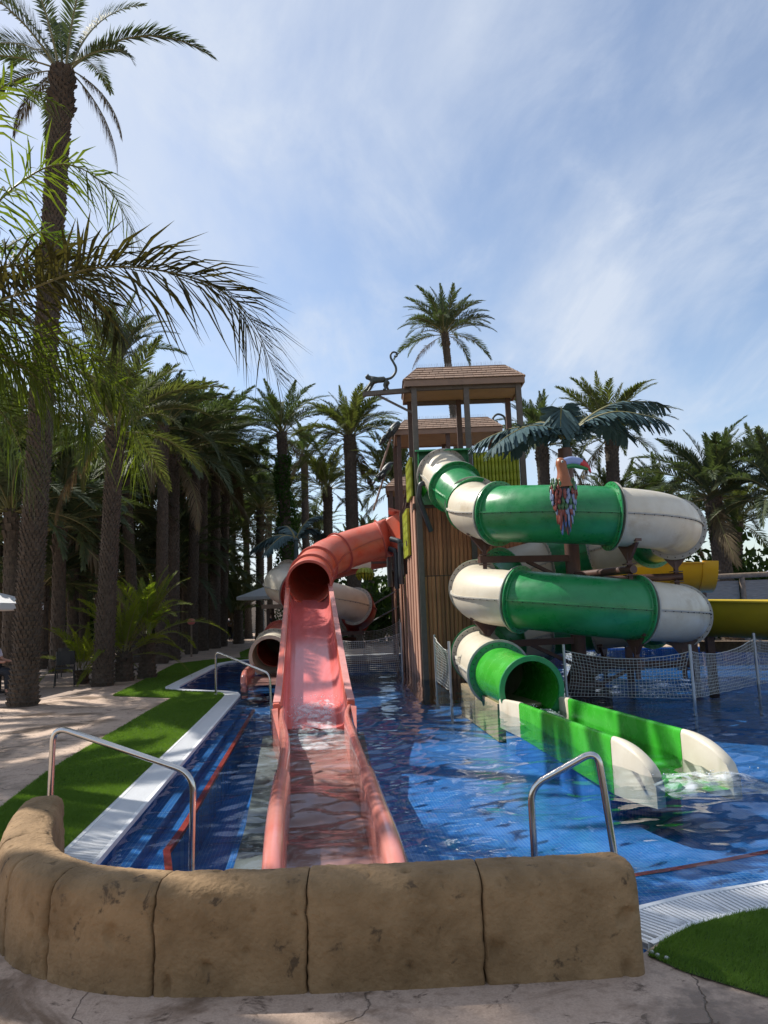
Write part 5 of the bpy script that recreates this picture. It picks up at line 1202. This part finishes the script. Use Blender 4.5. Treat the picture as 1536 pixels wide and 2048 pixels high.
# unseen neighbours to the left that shade the paving and the wall foot
for i, (x, y, h) in enumerate([(-7.2, 8.0, 13.0), (-12.5, 12.0, 9.0), (-12.0, 17.5, 9.5), (-7.6, 7.0, 13.6)]):
    palm('tall date palm standing outside the left picture edge', x, y, h, 0, r=.26, fset='date', n=60, Lf=3.3, group='palms outside the left edge', row=.16, nc=10, seed=90 + i)
# bright low clump between the trunks
for i, (lab, x, y, h, n, L, rr) in enumerate([('bright young palm shrub between two thick trunks, left stem', -7.0, 20.0, .75, 22, 1.75, .2), ('bright young palm shrub between two thick trunks, right stem', -6.62, 20.7, 1.15, 22, 2.1, .2), ('small spiky palm shrub left of the thick trunk', -7.95, 19.6, .35, 16, 1.5, .14)]):
    palm(lab, x, y, h, 0, r=rr, fset='shrub', n=n, Lf=L, group='low palm shrubs', row=.09, nc=10, mix=(.3, .35, .25, .1, 0), seed=100 + i, name='palm_shrub')

# feather palm whose trunk stands outside the left edge; its leaves arch into view one by one
Q0 = V((-5.45, 8.55, 5.2))
qp = thing('feather_palm', 'feather palm leaning in from the left edge, one browning leaf arching right', 'palm tree', (Q0.x, Q0.y, 0), 'near palms')
link('trunk', trunk_mesh(5.2, 0, 0, .17, .15, .12, 12, .012, top_boots=.3, seed=5), qp)
QP = [([(-5.4, 8.5, 5.23), (-4.35, 8.2, 5.31), (-3.12, 8.0, 5.57), (-1.98, 8.0, 5.37), (-1.42, 8.0, 4.88), (-1.1, 8.0, 4.12)], 'queenbrown', 62, .62),
      ([(-5.47, 8.6, 5.4), (-4.83, 8.8, 6.78), (-4.07, 8.9, 7.43), (-3.42, 8.9, 7.13), (-3.0, 8.9, 6.36)], 'queen', 58, .62),
      ([(-5.52, 8.7, 5.32), (-4.87, 9.2, 5.5), (-4.22, 9.5, 5.31), (-3.59, 9.6, 4.91), (-3.15, 9.7, 4.03)], 'queen', 60, .60),
      ([(-5.39, 8.5, 5.17), (-4.71, 8.7, 4.91), (-4.19, 8.9, 4.57), (-3.79, 9.0, 3.89)], 'queen', 52, .58),
      ([(-5.4, 8.5, 5.42), (-4.88, 8.3, 7.27), (-4.37, 8.2, 8.03), (-3.78, 8.1, 7.74)], 'queen', 48, .55),
      ([(-5.53, 8.7, 5.38), (-5.27, 9.3, 6.24), (-4.81, 9.8, 6.98), (-4.36, 9.9, 6.94), (-4.04, 10.0, 6.38)], 'queen', 52, .6),
      ([(-5.58, 8.8, 5.3), (-5.01, 9.5, 5.07), (-4.22, 10.0, 5.07), (-3.52, 10.0, 4.61), (-3.34, 10.0, 3.69)], 'queen', 58, .62),
      ([(-5.39, 8.5, 5.11), (-4.89, 8.6, 4.51), (-4.49, 8.8, 3.99), (-4.28, 8.9, 3.32)], 'queen', 46, .55),
      ([(-5.5, 8.6, 5.2), (-4.9, 9.0, 5.3), (-4.3, 9.3, 5.0), (-3.9, 9.4, 4.4), (-3.7, 9.4, 3.9)], 'queen', 54, .62),
      ([(-5.5, 8.6, 5.3), (-4.9, 8.9, 6.0), (-4.2, 9.2, 6.2), (-3.6, 9.3, 5.8), (-3.3, 9.3, 5.2)], 'queenbrown', 54, .6),
      ([(-5.5, 8.5, 5.3), (-6.5, 8.4, 6.2), (-7.4, 8.3, 6.1), (-8.0, 8.2, 5.2)], 'queen', 50, .6),
      ([(-5.45, 8.7, 5.3), (-5.8, 9.8, 6.3), (-6.1, 10.8, 6.2), (-6.3, 11.5, 5.3)], 'queen', 50, .6)]
for i, (pts, mm, nl, lf) in enumerate(QP):
    P0 = [V(p) - wloc(qp) for p in pts]
    link('frond', frond_mesh('frond', P0, lf * (1.2 if mm == 'queen' else 1.4), .036 if mm == 'queen' else .044, int(nl * (1.6 if mm == 'queen' else 2.5)), M_[mm], ang=(70, 30), vang=8 if mm == 'queen' else 18, droop=.55 if mm == 'queen' else .42, ruffle=58 if mm == 'queen' else 70, jit=.25, r0=.02, start=.10, seed=300 + i, prof=lambda g: (.6 + .4 * math.sin(min(1, g * 2.2) * math.pi / 2)) * (1 - .5 * max(0, g - .55) / .45)), qp)

# teal artificial palms on top of the slide columns
def fake_palm(label, c, ends, z0, w=.1, leaf=.34):
    t = thing('artificial_palm', label, 'artificial palm', (c[0], c[1], z0), 'teal artificial palms')
    b = MB(); b.lathe([(0, z0), (.09, z0), (.075, c[2] - .05), (.12, c[2]), (0, c[2] + .1)], 14, (c[0], c[1], 0)); b.build('stem', M_['teal'], t, 40)
    for i, (e, lift) in enumerate(ends):
        e = V(e); cc = V(c); mid = cc.lerp(e, .5) + V((0, 0, lift)); q1 = cc.lerp(e, .22) + V((0, 0, lift * .75)); q3 = cc.lerp(e, .8) + V((0, 0, lift * .55))
        P0 = [p - wloc(t) for p in (cc, q1, mid, q3, e)]
        link('frond', frond_mesh('frond', P0, leaf, .085, 58, M_['teal'], ang=(72, 38), vang=-14, droop=.35, jit=.06, r0=.035, start=.08, seed=400 + i, tipw=1.6, prof=lambda g: (.55 + .45 * math.sin(min(1, g * 2) * math.pi / 2)) * (1 - .55 * g ** 3)), t)
fake_palm('teal blue artificial palm on top of the green spiral column', (3.92, 15.5, 5.02), [((1.95, 15.4, 4.98), .34), ((2.20, 14.5, 4.72), .38), ((6.10, 15.6, 5.75), .42), ((5.75, 14.7, 5.15), .42), ((3.75, 15.2, 5.25), .55), ((5.6, 16.6, 5.3), .5), ((3.0, 17.0, 5.2), .5)], 4.8, leaf=.54)
fake_palm('teal artificial palm peeking out left of the coral tube bend', (-3.0, 25.0, 4.05), [((-4.5, 24.9, 3.75), .30), ((-2.2, 25.1, 4.85), .25), ((-3.9, 24.2, 3.6), .3), ((-3.7, 25.8, 4.5), .3), ((-2.0, 25.8, 4.1), .4)], 3.0, leaf=.4)

# ------------------------------------------------------------------ background greenery, fence, terrace furniture
def hedge(label, x0, x1, y0, y1, h, nl, seed, leaf=.16):
    rg = np.random.default_rng(seed); x = rg.uniform(x0, x1, nl); y = rg.uniform(y0, y1, nl)
    hh = h * (.75 + .25 * np.sin(x * 1.1 + seed) * np.cos(x * .37 + 2 * seed) + .18 * rg.normal(size=nl)); z = hh * rg.uniform(0, 1, nl) ** .7
    c = np.stack([x, y, z], 1); u = rg.normal(size=(nl, 3)); u /= np.linalg.norm(u, axis=1)[:, None]; w = np.cross(u, rg.normal(size=(nl, 3))); w /= np.linalg.norm(w, axis=1)[:, None]
    s = leaf * rg.uniform(.6, 1.3, (nl, 1)); v = np.stack([c - u * s, c - w * s * .5, c + u * s, c + w * s * .5], 1).reshape(-1, 3)
    b = MB(); b.v = [tuple(p) for p in v]; b.f = [(4 * i, 4 * i + 1, 4 * i + 2, 4 * i + 3) for i in range(nl)]; b.m = [0] * nl
    o = b.build('hedge', M_['hedge']); tag(o, label, 'hedge', kind='stuff'); return o
hedge('dark leafy thicket behind the left palm grove', -42, -10.5, 52, 58, 5.0, 16000, 1, .32)
hedge('dark undergrowth between the trunks deep in the left grove', -34, -10.8, 45, 49, 4.2, 14000, 6, .26)
hedge('dark leafy shrubs below the right palms', 8.5, 22, 28, 33, 3.3, 9000, 2, .2)
hedge('low leafy shrubs behind the pool and tower', -8, 9, 58, 64, 4.0, 5000, 3, .3)
hedge('leafy shrubs behind the slide pool and stair rails', -3.6, 7.5, 36, 40, 3.4, 5000, 4, .22)
pw_ = MB(); pw_.box((-24, 68, 1.6), (34, .4, 3.2)); pw_.box((-24, 68, 3.25), (34.2, .5, .12)); o = pw_.build('boundary_wall', M_['palewall']); tag(o, 'pale boundary wall glimpsed beyond the palm grove', 'wall')

fen = thing('rail_fence', 'weathered wooden rail fence with grey reed screen at the right edge', 'fence', (10.2, 24, 0))
for i in range(6):
    x = 10.0 + i * 1.36; b = MB(); b.tube([(x, 24 - i * .05, 0), (x, 24 - i * .05, 2.25)], .085, 10); b.build('post', M_['fencewood'], fen, 50)
b = MB(); b.tube([(9.7, 24.0, 2.27), (17.2, 23.7, 2.34)], .085, 10); b.build('top_rail', M_['fencewood'], fen, 50)
for i in range(5):
    b = MB(); b.box((10.68 + i * 1.36, 24.03 - i * .05, 1.25), (1.18, .04, 1.75)); b.build('reed_screen', M_['reed'], fen)

def make_chair():
    t = thing('terrace_chair', 'x', 'chair', (0, 0, 0), 'dark terrace chairs')
    b = MB(); b.box((0, 0, .45), (.44, .44, .035)); b.build('seat', M_['chair'], t, world=False)
    b = MB(); b.sweep([V((-.22, -.20, .52)), V((-.11, -.235, .52)), V((.11, -.235, .52)), V((.22, -.20, .52))], [(-.012, 0), (.012, 0), (.012, .34), (-.012, .34)]); b.build('backrest', M_['chair'], t, world=False)
    for sx in (-1, 1):
        for sy in (-1, 1):
            b = MB(); b.tube([(sx * .23, sy * .23, 0), (sx * .20, sy * .20, .45 if sy > 0 else .86)], .014, 8); b.build('leg', M_['chair'], t, world=False)
        b = MB(); b.bar((sx * .23, -.2, .66), (sx * .23, .2, .64), .04, .02); b.build('armrest', M_['chair'], t, world=False)
    return t
ch0 = make_chair()
spots = [(-8.55, 17.6, 20, 'dark chair beside the very tall palm trunk, nearest the paving'), (-8.95, 18.5, 95, 'dark chair turned sideways behind the nearest terrace chair'), (-8.1, 18.9, 200, 'dark chair left of the small spiky palm shrub'), (-9.9, 17.8, -70, 'dark chair at the left end of the front terrace table'), (-7.75, 23.9, 160, 'dark chair between the low palm clump and the slender trunk'), (-8.9, 24.3, -80, 'dark chair behind the low palm clump'), (-11.2, 21.0, 30, 'dark chair further back under the left palms'), (-9.3, 21.9, 10, 'dark chair at the second terrace table')]
for i, (x, y, a, lab) in enumerate(spots):
    c = ch0 if i == 0 else copy_tree(ch0)
    c['label'] = lab; c.location = (x, y, .006); c.rotation_euler = (0, 0, R(a))
def make_table():
    t = thing('terrace_table', 'x', 'table', (0, 0, 0), 'dark terrace tables')
    b = MB(); b.box((0, 0, .735), (.8, .8, .03)); b.build('table_top', M_['tabletop'], t, world=False)
    b = MB(); b.lathe([(0, .03), (.035, .03), (.035, .72), (0, .72)], 12); b.build('leg', M_['chair'], t, 40, world=False)
    b = MB(); b.box((0, 0, .015), (.5, .5, .03), taper=.8); b.build('base', M_['chair'], t, world=False)
    return t
t0 = make_table()
for i, (x, y, lab) in enumerate([(-9.2, 17.9, 'dark square table among the nearest terrace chairs'), (-8.3, 24.2, 'dark square table behind the low palm clump'), (-10.2, 21.6, 'dark square table further back under the left palms')]):
    c = t0 if i == 0 else copy_tree(t0); c['label'] = lab; c.location = (x, y, .006); c.rotation_euler = (0, 0, R(12 * i))
# parasols
def parasol(label, x, y, zr, w, rise, m='canvas'):
    t = thing('parasol', label, 'parasol', (x, y, 0), 'pale parasols')
    b = MB(); b.lathe([(0, 0), (.3, 0), (.3, .05), (.03, .07), (.025, zr + rise), (0, zr + rise)], 14, (x, y, 0)); b.build('pole', M_['galv'], t, 40)
    b = MB(); c = [(x - w, y - w), (x + w, y - w), (x + w, y + w), (x - w, y + w)]
    b.add([(*p, zr) for p in c] + [(x, y, zr + rise)] + [(*p, zr - .16) for p in c], [(0, 1, 4), (1, 2, 4), (2, 3, 4), (3, 0, 4), (5, 6, 1, 0), (6, 7, 2, 1), (7, 8, 3, 2), (8, 5, 0, 3)]); b.build('canopy', M_[m], t)
    for k, p in enumerate(c):
        b = MB(); b.bar((*p, zr + .0), (x, y, zr + rise - .03), .02, .02); b.build('rib', M_['galv'], t)
parasol('white parasol cut off by the left edge beside the tall palm', -10.55, 18.4, 2.1, 1.45, .55)
parasol('small grey parasol far off behind the cream tube', -6.6, 40, 2.55, 1.2, .5)
# kiosk, pink ornament ball, distant things on the path
ki = thing('timber_kiosk', 'small brown timber kiosk behind the coral slide', 'kiosk', (-4.6, 34, 0))
for sx in (-1, 1):
    for sy in (-1, 1):
        b = MB(); b.bar((-4.6 + sx * .7, 34 + sy * .7, 0), (-4.6 + sx * .7, 34 + sy * .7, 1.85), .12, .12); b.build('post', M_['brownpost'], ki)
b = MB(); b.box((-4.6, 34, 1.94), (1.9, 1.9, .18)); b.build('roof', M_['fascia'], ki)
b = MB(); b.box((-4.6, 34.1, .55), (1.3, 1.1, 1.1)); b.build('counter', M_['brownpost'], ki)
pk = thing('pink_ornament', 'round pink plastic ornament on a post by the dark trunks', 'ornament', (-8.05, 30.8, 0))
b = MB(); b.ellipsoid((-8.05, 30.8, 1.42), (.17, .17, .13)); b.build('ball', M_['pink'], pk, 60)
b = MB(); b.tube([(-8.05, 30.8, 0), (-8.05, 30.8, 1.32)], .04, 8); b.build('post', M_['fencewood'], pk, 50)

# ------------------------------------------------------------------ people
def person_standing(label, x, y, face, shirt, h=1.7, bag=False):
    t = thing('person', label, 'person', (x, y, 0)); s = h / 1.7
    def P(a, c, z): ca, sa = math.cos(face), math.sin(face); return (x + (a * ca - c * sa) * s, y + (a * sa + c * ca) * s, z * s)
    body = [(P(0, 0, .93), .13), (P(0, 0, 1.15), .125), (P(0, 0, 1.36), .14), (P(0, 0, 1.47), .06), (P(0, -.01, 1.60), .095), (P(.17, 0, 1.38), .055), (P(.24, .02, 1.12), .042), (P(.23, -.06, .88), .034), (P(.225, -.09, .78), .03), (P(-.17, 0, 1.38), .055), (P(-.24, .02, 1.12), .042), (P(-.23, -.06, .88), .034), (P(-.225, -.09, .78), .03), (P(.09, 0, .85), .095), (P(.10, -.03, .48), .065), (P(.10, .03, .08), .045), (P(.11, -.12, .035), .035), (P(-.09, 0, .85), .095), (P(-.11, .06, .48), .065), (P(-.11, .16, .09), .045), (P(-.11, .04, .035), .035)]
    skin('body', body, [(0, 1), (1, 2), (2, 3), (3, 4), (2, 5), (5, 6), (6, 7), (7, 8), (2, 9), (9, 10), (10, 11), (11, 12), (0, 13), (13, 14), (14, 15), (15, 16), (0, 17), (17, 18), (18, 19), (19, 20)], M_['skin'], t)
    skin('shirt', [(P(0, 0, .95), .155), (P(0, 0, 1.15), .15), (P(0, 0, 1.36), .16), (P(.19, 0, 1.37), .072), (P(.235, .015, 1.16), .065), (P(-.19, 0, 1.37), .072), (P(-.235, .015, 1.16), .065)], [(0, 1), (1, 2), (2, 3), (3, 4), (2, 5), (5, 6)], M_[shirt], t)
    skin('trousers', [(P(0, 0, .92), .15), (P(.09, 0, .84), .11), (P(.10, -.03, .48), .085), (P(.10, .03, .12), .065), (P(-.09, 0, .84), .11), (P(-.11, .06, .48), .085), (P(-.11, .15, .13), .065)], [(0, 1), (1, 2), (2, 3), (0, 4), (4, 5), (5, 6)], M_['trousers'], t)
    b = MB(); b.ellipsoid(P(0, .015, 1.635), (.098 * s, .105 * s, .10 * s)); b.build('hair', M_['hair'], t, 60)
person_standing('distant person in pale shirt walking on the path', -10.0, 48, 2.8, 'shirt')
person_standing('far off person in dark clothes beside the path palms', -7.1, 46, .6, 'trousers', 1.72)
# seated person at the left edge behind the tall palm
sp_ = thing('person', 'seated person in pale shirt at the left edge behind the tall palm', 'person', (-8.95, 17.0, .45))
px, py = -8.95, 17.0
def S_(a, c, z): return (px + a, py + c, z)
bd = [(S_(0, 0, .55), .14), (S_(.01, 0, .80), .13), (S_(.02, 0, 1.03), .14), (S_(.03, 0, 1.14), .055), (S_(.06, 0, 1.27), .095),
      (S_(.04, .18, 1.03), .055), (S_(.13, .22, .80), .042), (S_(.34, .18, .76), .034), (S_(.41, .16, .77), .03), (S_(.04, -.18, 1.03), .055), (S_(.13, -.22, .80), .042), (S_(.34, -.18, .76), .034), (S_(.41, -.16, .77), .03),
      (S_(.10, .1, .54), .095), (S_(.46, .12, .53), .07), (S_(.46, .12, .1), .048), (S_(.58, .12, .04), .035), (S_(.10, -.1, .54), .095), (S_(.46, -.12, .53), .07), (S_(.44, -.12, .1), .048), (S_(.56, -.12, .04), .035)]
skin('body', bd, [(0, 1), (1, 2), (2, 3), (3, 4), (2, 5), (5, 6), (6, 7), (7, 8), (2, 9), (9, 10), (10, 11), (11, 12), (0, 13), (13, 14), (14, 15), (15, 16), (0, 17), (17, 18), (18, 19), (19, 20)], M_['skin'], sp_)
skin('shirt', [(S_(0, 0, .56), .16), (S_(.01, 0, .80), .155), (S_(.02, 0, 1.03), .16), (S_(.045, .19, 1.02), .072), (S_(.11, .22, .84), .062), (S_(.045, -.19, 1.02), .072), (S_(.11, -.22, .84), .062)], [(0, 1), (1, 2), (2, 3), (3, 4), (2, 5), (5, 6)], M_['shirt'], sp_)
skin('trousers', [(S_(0, 0, .55), .16), (S_(.12, .1, .55), .11), (S_(.46, .12, .53), .088), (S_(.46, .12, .14), .065), (S_(.12, -.1, .55), .11), (S_(.46, -.12, .53), .088), (S_(.44, -.12, .14), .065)], [(0, 1), (1, 2), (2, 3), (0, 4), (4, 5), (5, 6)], M_['trousers'], sp_)
b = MB(); b.ellipsoid((px + .035, py, 1.305), (.108, .11, .10)); b.ellipsoid((px - .03, py, 1.2), (.07, .09, .13)); b.build('hair', M_['hair'], sp_, 60)
for s in (-1, 1):
    b = MB(); b.ellipsoid((px + .145, py + s * .035, 1.285), (.012, .014, .010)); b.build('eye', M_['fdark'], sp_, 60)
b = MB(); b.ellipsoid((px + .158, py, 1.255), (.022, .014, .022)); b.build('nose', M_['skin'], sp_, 60)
c = copy_tree(ch0); c['label'] = 'dark chair under the seated person at the left edge'; c.location = (px, py, .006); c.rotation_euler = (0, 0, R(-90))

# ------------------------------------------------------------------ churned water at the slide ends
def foammat():
    M = bpy.data.materials.new('churned water'); M.use_nodes = True; t = M.node_tree; b = t.nodes['Principled BSDF']; o = t.nodes['Material Output']
    b.inputs['Base Color'].default_value = (.80, .84, .87, 1); b.inputs['Roughness'].default_value = .25
    tcn = t.nodes.new('ShaderNodeTexCoord'); nz = t.nodes.new('ShaderNodeTexNoise'); nz.inputs['Scale'].default_value = 7; nz.inputs['Detail'].default_value = 8; nz.inputs['Distortion'].default_value = .5; t.links.new(tcn.outputs['Object'], nz.inputs['Vector'])
    mr = t.nodes.new('ShaderNodeMapRange'); mr.inputs['From Min'].default_value = .36; mr.inputs['From Max'].default_value = .74; mr.inputs['To Max'].default_value = .8; t.links.new(nz.outputs['Fac'], mr.inputs['Value'])
    tr = t.nodes.new('ShaderNodeBsdfTransparent'); ms = t.nodes.new('ShaderNodeMixShader'); t.links.new(mr.outputs[0], ms.inputs[0]); t.links.new(tr.outputs[0], ms.inputs[1]); t.links.new(b.outputs[0], ms.inputs[2]); t.links.new(ms.outputs[0], o.inputs[0])
    MATS['churn'] = M
foammat()
def splash(label, P, n, rad, seed, sheet=None):
    t = thing('splash', label, 'splash', P[0]); t['kind'] = 'stuff'; rg = random.Random(seed)
    if sheet:
        (xa, xb, ya, yb, zf) = sheet; b = MB(); nx, ny = 46, 60; vs = []
        for j in range(ny + 1):
            for i in range(nx + 1):
                f, g = i / nx, j / ny; y = ya + (yb - ya) * g; x = xa(y) + (xb(y) - xa(y)) * f; q = V((x * 4, y * 4, seed))
                e = min(1, 5 * min(f, 1 - f)) * min(1, 4 * (g + .05), max(0, 2.2 * (1 - g) + .5 * noise.noise(V((x * 2.5, y * 2.5, 7)))))
                vs.append((x, y, zf(y) - .05 * (1 - e) + e * (.030 * (.4 + noise.noise(q)) + .020 * noise.noise(q * 2.7) + .012 * noise.noise(q * 6))))
        b.add(vs, [(j * (nx + 1) + i, j * (nx + 1) + i + 1, (j + 1) * (nx + 1) + i + 1, (j + 1) * (nx + 1) + i) for j in range(ny) for i in range(nx)])
        b.build('churned_water', MATS['churn'], t, 180)
    b = MB()
    for k in range(n):
        c = V(rg.choice(P)) + V((rg.gauss(0, rad), rg.gauss(0, rad * .8), abs(rg.gauss(0, .03)))); r = rg.uniform(.003, .009)
        b.ellipsoid(c, (r, r, r * 1.2), None, 5, 4)
    b.build('droplets', M_['foam'], t, 180)
splash('churned white water at the foot of the coral trough', [(tx(y) + dx, y, max(tz(y), WATER_Z) + .03) for y in (12.4, 12.0, 11.6) for dx in (-.25, 0, .25)], 140, .12, 3, (lambda y: tx(y) - .44, lambda y: tx(y) + .44, 12.7, 9.5, lambda y: max(tz(y) + .012, WATER_Z + .012)))
splash('white ripples where the green channel meets the pool', [(3.0, 7.2, -.02), (2.6, 7.1, -.02), (3.3, 7.2, -.02)], 14, .10, 8, (lambda y: 2.4, lambda y: 3.4, 7.5, 6.7, lambda y: WATER_Z + .004))
splash('small splash inside the green slide mouth', [(2.2, 11.9, .0), (2.3, 11.5, -.02)], 40, .12, 9, (lambda y: 1.85, lambda y: 2.6, 12.2, 10.9, lambda y: WATER_Z + .01))
